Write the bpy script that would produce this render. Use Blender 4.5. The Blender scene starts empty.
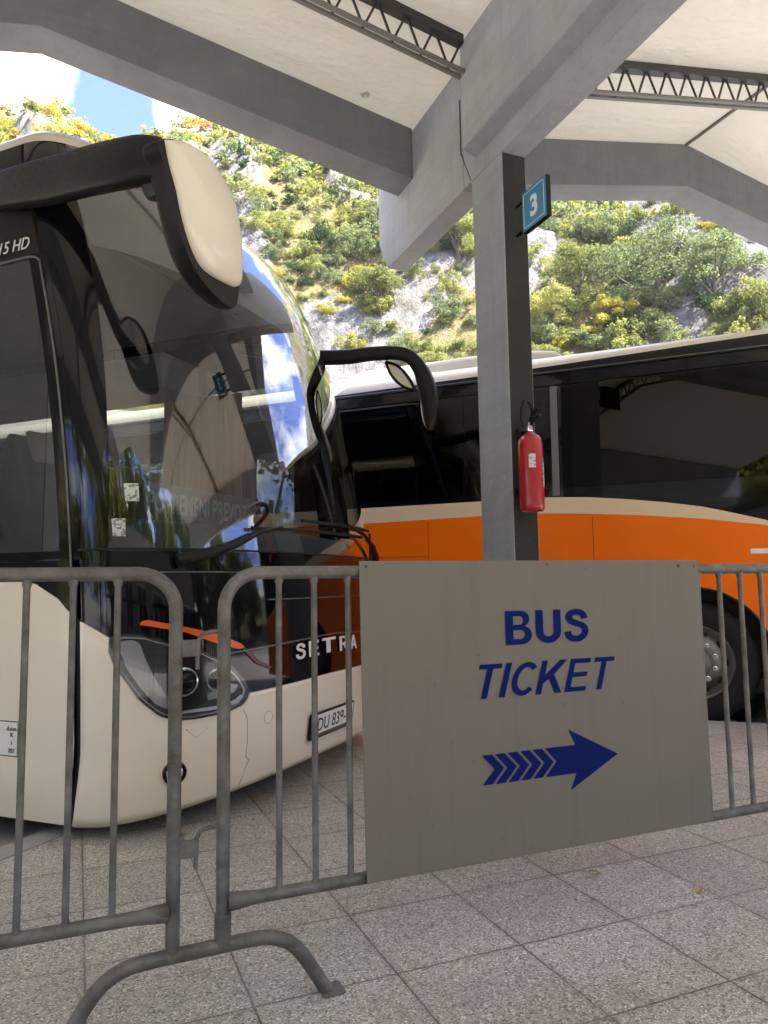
import bpy, bmesh, math, random
import numpy as np
from mathutils import Vector, Matrix, noise
random.seed(7); rng = np.random.default_rng(7)
sc = bpy.context.scene
COL = sc.collection
PI = math.pi
R = math.radians
Q = math.sqrt(.5)

# ------------------------------------------------------------------ helpers
def link(o, parent=None):
    COL.objects.link(o)
    if parent is not None: o.parent = parent
    return o
def tag(o, label=None, cat=None, group=None, kind=None):
    if label: o['label'] = label
    if cat: o['category'] = cat
    if group: o['group'] = group
    if kind: o['kind'] = kind
    return o
def empty(name, loc=(0, 0, 0), rz=0.0):
    o = bpy.data.objects.new(name, None); o.empty_display_size = .2
    o.location = loc; o.rotation_euler = (0, 0, rz)
    return link(o)

class MB:
    """collects vertices and faces for ONE mesh object"""
    def __init__(s): s.v = []; s.f = []
    def add(s, vs, fs):
        b = len(s.v); s.v += [tuple(p) for p in vs]; s.f += [[b + i for i in f] for f in fs]
    def box(s, a, b):
        x0, y0, z0 = a; x1, y1, z1 = b
        s.add([(x0,y0,z0),(x1,y0,z0),(x1,y1,z0),(x0,y1,z0),(x0,y0,z1),(x1,y0,z1),(x1,y1,z1),(x0,y1,z1)],
              [(0,3,2,1),(4,5,6,7),(0,1,5,4),(1,2,6,5),(2,3,7,6),(3,0,4,7)])
    def prism(s, poly, axis, a, b):
        """extrude a polygon; axis 'y': poly=(x,z), 'x': poly=(y,z), 'z': poly=(x,y)"""
        def P(p, w):
            return {'y': (p[0], w, p[1]), 'x': (w, p[0], p[1]), 'z': (p[0], p[1], w)}[axis]
        n = len(poly)
        s.add([P(p, a) for p in poly] + [P(p, b) for p in poly],
              [list(range(n))[::-1], list(range(n, 2*n))] + [(i, (i+1) % n, n + (i+1) % n, n + i) for i in range(n)])
    def tube(s, pts, r, n=12, caps=True, flat=None):
        pts = [Vector(p) for p in pts]; m = len(pts)
        rs = r if isinstance(r, (list, tuple)) else [r]*m
        t0 = (pts[1]-pts[0]).normalized()
        ref = Vector((0,0,1)) if abs(t0.z) < .9 else Vector((1,0,0))
        nrm = t0.cross(ref).normalized(); vs = []
        for i, p in enumerate(pts):
            if i == 0: t = t0
            elif i == m-1: t = (pts[-1]-pts[-2]).normalized()
            else: t = ((pts[i+1]-p).normalized() + (p-pts[i-1]).normalized()).normalized()
            nrm = (nrm - t*nrm.dot(t)).normalized(); bn = t.cross(nrm)
            for k in range(n):
                a = 2*PI*k/n
                vs.append(p + nrm*math.cos(a)*rs[i] + bn*math.sin(a)*rs[i])
        fs = [(i*n+k, i*n+(k+1) % n, (i+1)*n+(k+1) % n, (i+1)*n+k) for i in range(m-1) for k in range(n)]
        if caps: fs += [list(range(n))[::-1], list(range((m-1)*n, m*n))]
        s.add(vs, fs)
    def lathe(s, prof, M, n=32, closed=False, caps=True):
        """prof = [(radius, height)], axis z, then matrix M"""
        vs = []
        for r, z in prof:
            for k in range(n):
                a = 2*PI*k/n; vs.append(M @ Vector((r*math.cos(a), r*math.sin(a), z)))
        m = len(prof)
        fs = [(i*n+k, i*n+(k+1) % n, (i+1)*n+(k+1) % n, (i+1)*n+k) for i in range(m-1) for k in range(n)]
        if closed: fs += [((m-1)*n+k, (m-1)*n+(k+1) % n, (k+1) % n, k) for k in range(n)]
        elif caps:
            if prof[0][0] > 1e-5: fs.append(list(range(n))[::-1])
            if prof[-1][0] > 1e-5: fs.append(list(range((m-1)*n, m*n)))
        s.add(vs, fs)
    def grid(s, rows):
        m = len(rows); n = len(rows[0])
        s.add([p for r in rows for p in r], [(i*n+k, i*n+k+1, (i+1)*n+k+1, (i+1)*n+k) for i in range(m-1) for k in range(n-1)])
    def build(s, name, mat, parent=None, smooth=40, bevel=0, seg=2, xf=None, solid=0):
        me = bpy.data.meshes.new(name)
        vs = [xf(p) for p in s.v] if xf else s.v
        me.from_pydata([tuple(p) for p in vs], [], s.f); me.update()
        bm = bmesh.new(); bm.from_mesh(me); bmesh.ops.recalc_face_normals(bm, faces=bm.faces); bm.to_mesh(me); bm.free()
        if smooth:
            me.polygons.foreach_set('use_smooth', [True]*len(me.polygons)); me.set_sharp_from_angle(angle=R(smooth))
        o = bpy.data.objects.new(name, me)
        if mat: me.materials.append(mat)
        if bevel:
            b = o.modifiers.new('bevel', 'BEVEL'); b.width = bevel; b.segments = seg; b.limit_method = 'ANGLE'; b.angle_limit = R(35)
        if solid:
            b = o.modifiers.new('solid', 'SOLIDIFY'); b.thickness = solid; b.offset = -1
        return link(o, parent)

def text_mesh(name, s, size, mat, parent, M, bold=0.0, shear=0.0, sx=1.0, extrude=.0006, align='CENTER', spacing=1.0):
    cu = bpy.data.curves.new(name, 'FONT'); cu.body = s; cu.size = size; cu.offset = bold; cu.shear = shear
    cu.align_x = align; cu.align_y = 'BOTTOM_BASELINE'; cu.extrude = extrude; cu.space_character = spacing
    o = bpy.data.objects.new(name, cu); COL.objects.link(o)
    bpy.context.view_layer.update()
    me = bpy.data.meshes.new_from_object(o.evaluated_get(bpy.context.evaluated_depsgraph_get()))
    bpy.data.objects.remove(o); me.name = name
    me.transform(M @ Matrix.Diagonal((sx, 1, 1, 1)))
    me.materials.clear(); me.materials.append(mat)
    return link(bpy.data.objects.new(name, me), parent)

# bold lettering drawn as outlines
from mathutils.geometry import tessellate_polygon
def _arc(cx, cy, rx, ry, a0, a1, n=14): return [(cx+rx*math.cos(R(a)), cy+ry*math.sin(R(a))) for a in np.linspace(a0, a1, n)]
def smooth_path(pts, n=4):
    P_ = [Vector(p) for p in pts]; out = []
    for i in range(len(P_)-1):
        p0 = P_[max(i-1, 0)]; p1 = P_[i]; p2 = P_[i+1]; p3 = P_[min(i+2, len(P_)-1)]
        for j in range(n):
            t = j/n
            out.append(.5*((2*p1) + (p2-p0)*t + (2*p0-5*p1+4*p2-p3)*t*t + (3*p1-p0-3*p2+p3)*t**3))
    return out + [P_[-1]]
def _ribbon(pts, w):
    P_ = [Vector((p[0], p[1])) for p in pts]; L = []; Rr = []
    for i, p in enumerate(P_):
        t = (P_[min(i+1, len(P_)-1)]-P_[max(i-1, 0)]).normalized(); n_ = Vector((-t.y, t.x))*w/2; L.append(p+n_); Rr.append(p-n_)
    return [tuple(p) for p in L+Rr[::-1]]
def glyph(ch, w=.2):
    if ch == 'B': return [[(0,0),(.38,0)]+_arc(.40,.278,.275,.278,-90,72)+_arc(.37,.755,.25,.245,-62,90)+[(0,1)], [(.2,.165),(.2,.425),(.38,.425)]+_arc(.38,.295,.115,.13,90,-90,9), [(.2,.585),(.2,.84),(.35,.84)]+_arc(.35,.7125,.105,.1275,90,-90,9)], .675
    if ch == 'U': return [_ribbon([(.1,1),(.1,.6)]+_arc(.335,.345,.235,.245,180,360,16)+[(.57,.6),(.57,1)], .2)], .67
    if ch == 'S': return [_ribbon([p[:2] for p in smooth_path([(x,y,0) for x,y in ((.545,.70),(.51,.82),(.42,.895),(.31,.91),(.19,.875),(.125,.79),(.14,.68),(.23,.60),(.34,.555),(.46,.50),(.54,.41),(.55,.29),(.49,.17),(.38,.10),(.28,.09),(.17,.12),(.10,.20),(.075,.32))], 3)], .185)], .645
    if ch == 'T': return [[(0,1),(0,1-w*.85),(.31-w/2,1-w*.85),(.31-w/2,0),(.31+w/2,0),(.31+w/2,1-w*.85),(.62,1-w*.85),(.62,1)]], .62
    if ch == 'I': return [[(0,0),(w,0),(w,1),(0,1)]], w
    if ch == 'C': return [_ribbon(_arc(.37,.5,.37-w/2,.5-w/2,42,318,30), w*.95)], .66
    if ch == 'K': return [[(0,0),(w,0),(w,.32),(.31,.44),(.75-w*1.2,0),(.76,0),(.31+w*.72,.57),(.74,1),(.72-w*1.2,1),(w,.56),(w,1),(0,1)]], .74
    if ch == 'E': return [[(0,0),(.64,0),(.64,w*.85),(w,w*.85),(w,.515-w*.42),(.59,.515-w*.42),(.59,.515+w*.42),(w,.515+w*.42),(w,1-w*.85),(.62,1-w*.85),(.62,1),(0,1)]], .64
    if ch == 'R': return [[(0,0),(.2,0),(.2,.39),(.29,.39),(.52,0),(.77,0),(.52,.43)]+_arc(.41,.705,.28,.295,-40,90)+[(0,1)], [(.2,.56),(.2,.84),(.38,.84)]+_arc(.38,.70,.11,.14,90,-90,9)], .76
    if ch == 'A': return [[(0,0),(.21,0),(.28,.21),(.54,.21),(.61,0),(.82,0),(.52,1),(.30,1)], [(.34,.38),(.41,.72),(.48,.38)]], .82
def word_mesh(word, P, gap=.09, shear=0.0, w=.2):
    """P maps (x, y) of the word, x in 0..1 over its width, y in 0..1 over its height, to a point"""
    b = MB(); x = 0; items = []
    for c in word:
        loops, wd = glyph(c, w); tri = tessellate_polygon([[Vector((p[0], p[1], 0)) for p in l] for l in loops])
        items.append(([(x+p[0]+shear*p[1], p[1]) for l in loops for p in l], [tuple(t) for t in tri])); x += wd+gap
    xs = [p[0] for pts, _ in items for p in pts]; lo, hi = min(xs), max(xs)
    for pts, tri in items: b.add([P((p[0]-lo)/(hi-lo), p[1]) for p in pts], tri)
    return b
# ------------------------------------------------------------------ materials
def mat(name, col, rough=.5, metal=0, spec=.5, coat=0, coat_rough=.03):
    m = bpy.data.materials.new(name); m.use_nodes = True
    b = m.node_tree.nodes['Principled BSDF']
    b.inputs['Base Color'].default_value = (*col, 1); b.inputs['Roughness'].default_value = rough
    b.inputs['Metallic'].default_value = metal; b.inputs['Specular IOR Level'].default_value = spec
    b.inputs['Coat Weight'].default_value = coat; b.inputs['Coat Roughness'].default_value = coat_rough
    return m
class NT:
    def __init__(s, m): s.m = m; s.t = m.node_tree; s.b = s.t.nodes.get('Principled BSDF')
    def n(s, typ, **kw):
        nd = s.t.nodes.new(typ)
        for k, v in kw.items():
            if k in nd.inputs.keys(): nd.inputs[k].default_value = v
            else: setattr(nd, k, v)
        return nd
    def l(s, a, b): s.t.links.new(a, b)
    def co(s, kind='Object', scale=None):
        c = s.n('ShaderNodeTexCoord').outputs[kind]
        if scale is not None:
            mp = s.n('ShaderNodeMapping'); mp.inputs['Scale'].default_value = scale if hasattr(scale, '__len__') else (scale,)*3
            s.l(c, mp.inputs['Vector']); c = mp.outputs['Vector']
        return c
    def noise(s, co, scale, detail=4, rough=.55):
        nd = s.n('ShaderNodeTexNoise', Scale=scale, Detail=detail, Roughness=rough); s.l(co, nd.inputs['Vector']); return nd.outputs['Fac']
    def ramp(s, fac, stops, interp='LINEAR'):
        r = s.n('ShaderNodeValToRGB'); r.color_ramp.interpolation = interp
        e = r.color_ramp.elements
        while len(e) < len(stops): e.new(.5)
        for el, (p, c) in zip(e, stops):
            el.position = p; el.color = (*c, 1) if hasattr(c, '__len__') else (c, c, c, 1)
        s.l(fac, r.inputs['Fac']); return r.outputs['Color']
    def mix(s, fac, a, b, mode='MIX'):
        m = s.n('ShaderNodeMix', data_type='RGBA', blend_type=mode)
        for sock, v in ((m.inputs[0], fac), (m.inputs[6], a), (m.inputs[7], b)):
            if hasattr(v, 'node'): s.l(v, sock)
            else: sock.default_value = v if not hasattr(v, '__len__') else ((*v, 1) if len(v) == 3 else v)
        return m.outputs[2]
    def math(s, op, a, b=0.0):
        m = s.n('ShaderNodeMath', operation=op)
        for sock, v in ((m.inputs[0], a), (m.inputs[1], b)):
            if hasattr(v, 'node'): s.l(v, sock)
            else: sock.default_value = v
        return m.outputs[0]
    def bump(s, h, strength=.3, dist=.01):
        b = s.n('ShaderNodeBump', Strength=strength, Distance=dist); s.l(h, b.inputs['Height'])
        s.l(b.outputs['Normal'], s.b.inputs['Normal'])
    def out(s, shader):
        s.l(shader, s.t.nodes['Material Output'].inputs['Surface'])

def worn(name, col, rough=.5, amount=.25, scale=6, bump=.1, spec=.5, coat=0, metal=0):
    """a painted or plain surface with soft dirt and a little roughness change"""
    m = mat(name, col, rough, metal, spec, coat); N = NT(m); c = N.co('Object')
    f = N.noise(c, scale, 6, .6); g = N.noise(c, scale*9, 4, .6)
    d = N.mix(N.ramp(f, [(.35, 0.0), (.75, amount)]), (*col,), tuple(x*.55 for x in col))
    N.l(d, N.b.inputs['Base Color'])
    rv = .12
    if not coat: N.l(N.ramp(g, [(.3, max(rough-rv, .02)), (.7, min(rough+rv, 1))]), N.b.inputs['Roughness'])
    if bump: N.bump(g, bump, .004)
    return m

def glass(name, tint, f0=.045, rough=0.0, boost=1.0):
    """one sheet of glass: tinted see-through plus a mirror part that grows towards grazing views"""
    m = bpy.data.materials.new(name); m.use_nodes = True; N = NT(m)
    tr = N.n('ShaderNodeBsdfTransparent', Color=(*tint, 1)); gl = N.n('ShaderNodeBsdfGlossy', Roughness=rough, Color=(1, 1, 1, 1))
    mx = N.n('ShaderNodeMixShader'); geo = N.n('ShaderNodeNewGeometry'); dt = N.n('ShaderNodeVectorMath', operation='DOT_PRODUCT')
    N.l(geo.outputs['Normal'], dt.inputs[0]); N.l(geo.outputs['Incoming'], dt.inputs[1])
    c = N.math('SUBTRACT', 1.0, N.math('ABSOLUTE', dt.outputs['Value'])); f = N.math('ADD', N.math('MULTIPLY', N.math('POWER', c, 5.0), 1-f0), f0)
    f = N.math('MINIMUM', N.math('MULTIPLY', f, boost), 1.0)
    N.l(f, mx.inputs[0]); N.l(tr.outputs[0], mx.inputs[1]); N.l(gl.outputs[0], mx.inputs[2]); N.out(mx.outputs[0])
    return m

def concrete(name, col, rough=.85):
    m = mat(name, col, rough, spec=.25); N = NT(m); c = N.co('Object')
    f = N.noise(c, 2.2, 6, .65); g = N.noise(c, 26, 5, .6)
    st = N.noise(N.co('Object', (7, 7, .55)), 2.0, 5, .65); bd = N.noise(N.co('Object', (.6, .6, 9)), 2.0, 3, .5)
    d = N.mix(N.ramp(f, [(.32, 0.0), (.72, .6)]), tuple(x*1.1 for x in col), tuple(x*.66 for x in col))
    d = N.mix(N.ramp(st, [(.52, 0.0), (.74, .32)]), d, tuple(x*.6 for x in col))
    d = N.mix(N.ramp(bd, [(.55, 0.0), (.60, .16)]), d, tuple(x*.7 for x in col))
    d = N.mix(N.ramp(g, [(.67, 0.0), (.71, .6)]), d, tuple(min(x*1.7, .8) for x in col))
    sc_ = N.noise(N.co('Object', (40, 40, 5)), 1.3, 3, .5); d = N.mix(N.ramp(sc_, [(.74, 0.0), (.76, .6)]), d, tuple(min(x*1.8, .8) for x in col))
    N.l(d, N.b.inputs['Base Color']); N.bump(N.math('ADD', g, N.math('MULTIPLY', f, .8)), .5, .01)
    return m

M = {}
M['cream'] = worn('bus_cream_paint', (.84, .765, .635), .3, .08, .9, 0, spec=.4, coat=.35)
M['roofcream'] = worn('bus_roof_cream', (.66, .59, .46), .35, .12, 3, 0, coat=.2)
M['orange'] = worn('bus_orange_paint', (.98, .18, .0003), .35, .08, 3, 0, spec=.2, coat=.08)
M['swoosh'] = worn('bus_swoosh_cream', (.78, .60, .40), .35, .06, 3, 0, spec=.3, coat=.15)
M['blackgloss'] = mat('black_gloss', (.004, .004, .006), .05, spec=.38)
M['blackmatte'] = worn('black_plastic', (.008, .008, .009), .45, .2, 8, .03, spec=.28)
M['rubber'] = worn('tyre_rubber', (.013, .013, .014), .75, .3, 14, .2, spec=.3)
M['chrome'] = mat('chrome', (.8, .8, .8), .12, 1)
M['rim'] = worn('rim_steel', (.19, .19, .19), .38, .4, 12, .1, metal=.85)
M['galv'] = None
M['glass'] = glass('windshield_glass', (.70, .74, .72), .045, 0, 2.2)
M['sideglass'] = glass('tinted_side_glass', (.45, .48, .48), .06, 0, 3.6)
M['darkglass'] = glass('privacy_glass', (.035, .036, .036), .04, .0, .62)
M['lens'] = glass('lamp_lens', (.72, .74, .75), .04, 0, .7)
M['amber'] = mat('amber_stripe', (.75, .10, .012), .25, coat=.5)
M['reflection_red'] = mat('dark_red_reflection', (.10, .014, .006), .3)
M['white'] = mat('white_paint', (.8, .8, .78), .4)
M['text'] = mat('text_black', (.02, .02, .02), .5)
M['silvertext'] = mat('lettering_silver', (.72, .70, .68), .35, .0)
M['blue'] = mat('sign_blue_ink', (.002, .0105, .105), .7, spec=.1)
M['seat'] = worn('seat_fabric', (.085, .08, .078), .9, .3, 20, .2, spec=.2)
M['headrest'] = worn('headrest_cloth', (.35, .32, .29), .9, .2, 20, .2, spec=.2)
M['dash'] = worn('dashboard_plastic', (.035, .04, .042), .55, .2, 12, .1)
M['interior'] = worn('cabin_lining', (.20, .20, .195), .8, .2, 5, .1)
M['floor_in'] = worn('cabin_floor', (.03, .03, .032), .7, .2, 5, .1)
M['red'] = worn('extinguisher_red', (.42, .012, .018), .28, .15, 12, 0, coat=.4)
M['signblue'] = mat('bay_sign_blue', (.015, .22, .48), .35)
M['roofpanel'] = None

def galvanised():
    m = mat('galvanised_steel', (.2, .2, .19), .5, .25, .4); N = NT(m); c = N.co('Object')
    f = N.noise(c, 14, 6, .65); g = N.noise(c, 90, 3, .6)
    d = N.ramp(f, [(.3, (.07, .066, .058)), (.52, (.135, .128, .115)), (.75, (.21, .20, .185))])
    rust = N.noise(N.co('Object', (1, 1, .6)), 21, 5, .7)
    d = N.mix(N.ramp(rust, [(.66, 0.0), (.74, .6)]), d, (.09, .055, .035))
    wt = N.noise(N.co('Object', (3, 3, 7)), 3.0, 6, .75); d = N.mix(N.ramp(wt, [(.60, 0.0), (.70, .5)]), d, (.30, .295, .28))
    N.l(d, N.b.inputs['Base Color']); N.l(N.ramp(g, [(.3, .36), (.7, .62)]), N.b.inputs['Roughness']); N.bump(g, .12, .003)
    return m
M['galv'] = galvanised()

def roof_sheet():
    m = mat('roof_sheet', (.78, .755, .70), .55, spec=.3); N = NT(m); c = N.co('Object')
    w = N.noise(N.co('Object', (1.2, 2.2, 1)), 1.3, 5, .6); g = N.noise(c, 5, 4, .6)
    d = N.mix(N.ramp(g, [(.45, 0.0), (.8, .25)]), (.72, .70, .655), (.58, .555, .50))
    N.l(d, N.b.inputs['Base Color']); N.bump(w, .8, .09)
    tl = N.n('ShaderNodeBsdfTranslucent', Color=(.80, .77, .71, 1)); mx = N.n('ShaderNodeMixShader', Fac=.17)
    N.l(N.b.outputs[0], mx.inputs[1]); N.l(tl.outputs[0], mx.inputs[2]); N.out(mx.outputs[0])
    return m
M['roofpanel'] = roof_sheet()
M['conc_light'] = concrete('painted_concrete_grey', (.385, .40, .435))
M['conc_dark'] = concrete('painted_concrete_dark_grey', (.175, .183, .197))
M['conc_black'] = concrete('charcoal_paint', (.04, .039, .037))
M['steel_dark'] = worn('truss_dark_paint', (.03, .03, .032), .5, .3, 10, .05)
M['steel_grey'] = worn('truss_grey_paint', (.16, .15, .15), .5, .3, 10, .05)

def paving():
    """0.40 m exposed-aggregate slabs, fine joints"""
    m = mat('aggregate_paving', (.3, .28, .26), .5, spec=.5); N = NT(m); c = N.co('Object')
    v = N.n('ShaderNodeTexVoronoi', Scale=215.0); N.l(c, v.inputs['Vector'])
    sep = N.n('ShaderNodeSeparateColor'); N.l(v.outputs['Color'], sep.inputs[0])
    grain = N.ramp(sep.outputs[0], [(0, (.10, .09, .075)), (.16, (.26, .24, .20)), (.45, (.42, .395, .335)), (.72, (.53, .505, .435)), (.9, (.66, .635, .56)), (1, (.92, .91, .85))])
    v2 = N.n('ShaderNodeTexVoronoi', Scale=60.0); N.l(c, v2.inputs['Vector'])
    sep2 = N.n('ShaderNodeSeparateColor'); N.l(v2.outputs['Color'], sep2.inputs[0])
    grain = N.mix(N.ramp(sep2.outputs[1], [(.86, 0.0), (.9, .55)]), grain, (.50, .48, .44))
    xyz = N.n('ShaderNodeSeparateXYZ'); N.l(c, xyz.inputs[0])
    def cell(sock, off):
        return N.math('DIVIDE', N.math('ADD', sock, off), .3985)
    a = cell(xyz.outputs[0], 8*.3985-.044); b = cell(xyz.outputs[1], 8*.3985-.3935)
    ia = N.math('FLOOR', a); ib = N.math('FLOOR', b)
    wn = N.n('ShaderNodeTexWhiteNoise', noise_dimensions='2D'); cmb = N.n('ShaderNodeCombineXYZ'); N.l(ia, cmb.inputs[0]); N.l(ib, cmb.inputs[1]); N.l(cmb.outputs[0], wn.inputs['Vector'])
    tint = N.ramp(wn.outputs['Value'], [(0, .86), (1, 1.06)])
    d = N.mix(1.0, grain, tint, 'MULTIPLY')
    big = N.noise(c, 1.7, 5, .65); sm = N.noise(c, 9, 5, .7)
    d = N.mix(N.ramp(big, [(.40, 0.0), (.8, .32)]), d, (.17, .155, .14))
    d = N.mix(N.ramp(sm, [(.60, 0.0), (.78, .4)]), d, (.11, .10, .09))
    spots = N.n('ShaderNodeTexVoronoi', Scale=1.7); N.l(c, spots.inputs['Vector']); sd_ = N.math('ADD', spots.outputs['Distance'], N.math('MULTIPLY', N.noise(c, 14, 4), .09))
    d = N.mix(N.ramp(sd_, [(.085, .6), (.12, 0.0)]), d, (.09, .082, .072))
    st2 = N.noise(c, 4.2, 6, .7); d = N.mix(N.ramp(st2, [(.57, 0.0), (.7, .3)]), d, (.16, .145, .125))
    wob = N.math('MULTIPLY', N.math('SUBTRACT', N.noise(c, 30, 3), .5), .012)
    def edge(x):
        fx = N.math('FRACT', N.math('ADD', x, wob)); return N.math('MINIMUM', fx, N.math('SUBTRACT', 1.0, fx))
    e = N.math('MINIMUM', edge(a), edge(b))
    j = N.math('MULTIPLY', N.ramp(e, [(.004, 1.0), (.009, 0.0)]), N.ramp(N.noise(c, 2.3, 4, .6), [(.35, .35), (.6, 1.0)]))
    d = N.mix(N.math('MULTIPLY', N.ramp(e, [(.0, .45), (.05, 0.0)]), N.noise(c, 6, 4)), d, (.12, .11, .095))
    d = N.mix(j, d, (.07, .064, .056))
    N.l(d, N.b.inputs['Base Color'])
    N.l(N.ramp(sep.outputs[1], [(0, .28), (1, .62)]), N.b.inputs['Roughness'])
    h = N.math('SUBTRACT', N.math('MULTIPLY', sep.outputs[2], .35), j)
    N.bump(h, .45, .003)
    return m
M['paving'] = paving()
def asphalt(name='asphalt', base=.22):
    m = mat(name, (base,)*3, .85, spec=.3); N = NT(m); c = N.co('Object')
    f = N.noise(c, .6, 6, .6); g = N.noise(c, 60, 4, .6)
    d = N.mix(f, (base*.7,)*3, (base*1.5, base*1.45, base*1.4)); d = N.mix(N.ramp(g, [(.5, 0.0), (.75, .6)]), d, (base*2.2,)*3)
    N.l(d, N.b.inputs['Base Color']); N.bump(g, .4, .006); return m
M['asphalt'] = asphalt()
M['kerb'] = concrete('kerb_concrete', (.33, .32, .30))
def ground_mat():
    m = mat('bare_ground', (.3, .27, .22), .95, spec=.2); N = NT(m); c = N.co('Object')
    N.l(N.ramp(N.noise(c, .15, 8, .65), [(.3, (.22, .21, .16)), (.5, (.32, .29, .24)), (.7, (.40, .38, .34))]), N.b.inputs['Base Color']); return m
M['ground'] = ground_mat()

# ------------------------------------------------------------------ camera
H = 1.07; F = 740.0
pitch, roll, yaw = R(5.6), R(.9), R(67.5)
fwd = Vector((math.cos(pitch)*math.cos(yaw), math.cos(pitch)*math.sin(yaw), math.sin(pitch)))
r0 = Vector((math.sin(yaw), -math.cos(yaw), 0)); u0 = r0.cross(fwd)
rt = r0*math.cos(roll) - u0*math.sin(roll); up = r0*math.sin(roll) + u0*math.cos(roll)
cam = bpy.data.cameras.new('camera'); co = link(bpy.data.objects.new('camera', cam))
mw = Matrix((rt, up, -fwd)).transposed().to_4x4(); mw.translation = (0, 0, H); co.matrix_world = mw
cam.sensor_fit = 'VERTICAL'; cam.sensor_height = 24; cam.lens = F/1024*24; cam.clip_start = .05; cam.clip_end = 4000
sc.camera = co

# ------------------------------------------------------------------ light and sky
SUN_AZ, SUN_EL = R(306), R(52)              # azimuth counter-clockwise from +X
w = bpy.data.worlds.new('World'); sc.world = w; w.use_nodes = True
nt = w.node_tree; bg = nt.nodes['Background']
sky = nt.nodes.new('ShaderNodeTexSky'); sky.sky_type = 'NISHITA'; sky.sun_disc = False
sky.sun_elevation = SUN_EL; sky.sun_rotation = (PI/2 - SUN_AZ) % (2*PI); sky.air_density = 1.0; sky.dust_density = .6; sky.ozone_density = 1.5
class W_(NT):
    def __init__(s): s.t = nt
N = W_()
tc = N.n('ShaderNodeTexCoord').outputs['Generated']
mp = N.n('ShaderNodeMapping'); mp.inputs['Scale'].default_value = (1, 1, 1.9); N.l(tc, mp.inputs['Vector'])
nz = N.noise(mp.outputs[0], 3.1, 9, .58)
# two clouds stand behind the ridge, the rest come from the noise
def toward(x, y):
    d = fwd*F + rt*(x-384) - up*(y-512); return d.normalized()
cl = N.ramp(nz, [(.48, 0.0), (.60, 1.0)])
dn = N.noise(tc, 26, 7, .62)
for (px, py, rad) in ((22, 88, .085), (190, 128, .075), (330, 96, .1), (-60, 70, .1)):
    v = toward(px, py); dist = N.n('ShaderNodeVectorMath', operation='DISTANCE'); N.l(tc, dist.inputs[0]); dist.inputs[1].default_value = v
    e = N.math('ADD', dist.outputs['Value'], N.math('MULTIPLY', N.math('SUBTRACT', dn, .5), .11))
    b = N.ramp(e, [(rad*.72, 1.0), (rad*1.05, 0.0)]); cl = N.math('MAXIMUM', cl, b)
v = toward(112, 118); dist = N.n('ShaderNodeVectorMath', operation='DISTANCE'); N.l(tc, dist.inputs[0]); dist.inputs[1].default_value = v
gap = N.ramp(N.math('ADD', dist.outputs['Value'], N.math('MULTIPLY', N.math('SUBTRACT', dn, .5), .05)), [(.045, 0.0), (.075, 1.0)])
cl = N.math('MULTIPLY', cl, gap)
skc = N.mix(1.0, sky.outputs[0], (.17, .235, .47), 'MULTIPLY')
cc = N.mix(N.ramp(N.noise(tc, 9, 6, .6), [(.3, 0.0), (.7, 1.0)]), (3.4, 3.45, 3.6), (5.2, 5.15, 5.05))
N.l(N.mix(cl, skc, cc), bg.inputs['Color']); bg.inputs['Strength'].default_value = .15
sun = bpy.data.lights.new('sun', 'SUN'); sun.energy = 3.4; sun.angle = R(.53); sun.color = (1, .955, .88)
so = link(bpy.data.objects.new('sun', sun)); so.location = (-20, -5, 40)
sd = Vector((math.cos(SUN_EL)*math.cos(SUN_AZ), math.cos(SUN_EL)*math.sin(SUN_AZ), math.sin(SUN_EL)))
so.rotation_euler = sd.to_track_quat('Z', 'Y').to_euler()
sc.view_settings.view_transform = 'Standard'; sc.view_settings.look = 'None'; sc.view_settings.exposure = 3.2; sc.view_settings.gamma = 1
sc.render.engine = 'CYCLES'; sc.cycles.use_denoising = True; sc.cycles.max_bounces = 10; sc.cycles.diffuse_bounces = 5
sc.cycles.glossy_bounces = 5; sc.cycles.transparent_max_bounces = 24; sc.cycles.caustics_reflective = False; sc.cycles.caustics_refractive = False
sc.cycles.sample_clamp_indirect = 6

# ------------------------------------------------------------------ ground, road, platform
def ST(s, t, z=0.0): return Vector(((s+t)*Q, (t-s)*Q, z))
ZR = -.05
b = MB(); b.grid([[(-900, -900, ZR-.02), (900, -900, ZR-.02)], [(-900, 900, ZR-.02), (900, 900, ZR-.02)]])
tag(b.build('ground', M['ground'], smooth=0), kind='structure')
b = MB(); b.grid([[(-45, -30, ZR), (45, -30, ZR)], [(-45, 27, ZR), (45, 27, ZR)]])
tag(b.build('road', M['asphalt'], smooth=0), kind='structure')
# saw-tooth platform edge: one notch for each bay
edge = []
for k in range(-4, 4):
    edge += [ST(-2.73+4*k, 2.25+4*k), ST(-2.73+4*k, 6.25+4*k)]
kw = .13
def inset():
    out = []
    for k in range(-4, 4):
        out += [ST(-2.73+4*k+kw, 2.25+4*k-kw), ST(-2.73+4*k+kw, 6.25+4*k-kw)]
    return out
ins = inset()
b = MB(); n = len(ins); poly = [(p.x, p.y) for p in ins] + [(ins[-1].x, -14), (ins[0].x, -14)]
b.prism(poly, 'z', ZR-.1, 0.0)
tag(b.build('platform', M['paving'], smooth=0), kind='structure')
b = MB()
for i in range(n-1):
    a0, a1, b0, b1 = edge[i], edge[i+1], ins[i], ins[i+1]
    b.add([(a0.x, a0.y, ZR-.1), (a1.x, a1.y, ZR-.1), (a1.x, a1.y, .004), (a0.x, a0.y, .004), (b0.x, b0.y, .004), (b1.x, b1.y, .004), (b1.x, b1.y, -.02), (b0.x, b0.y, -.02)],
          [(0, 1, 2, 3), (3, 2, 5, 4), (4, 5, 6, 7)])
tag(b.build('kerb', M['kerb'], smooth=0), kind='structure')

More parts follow.
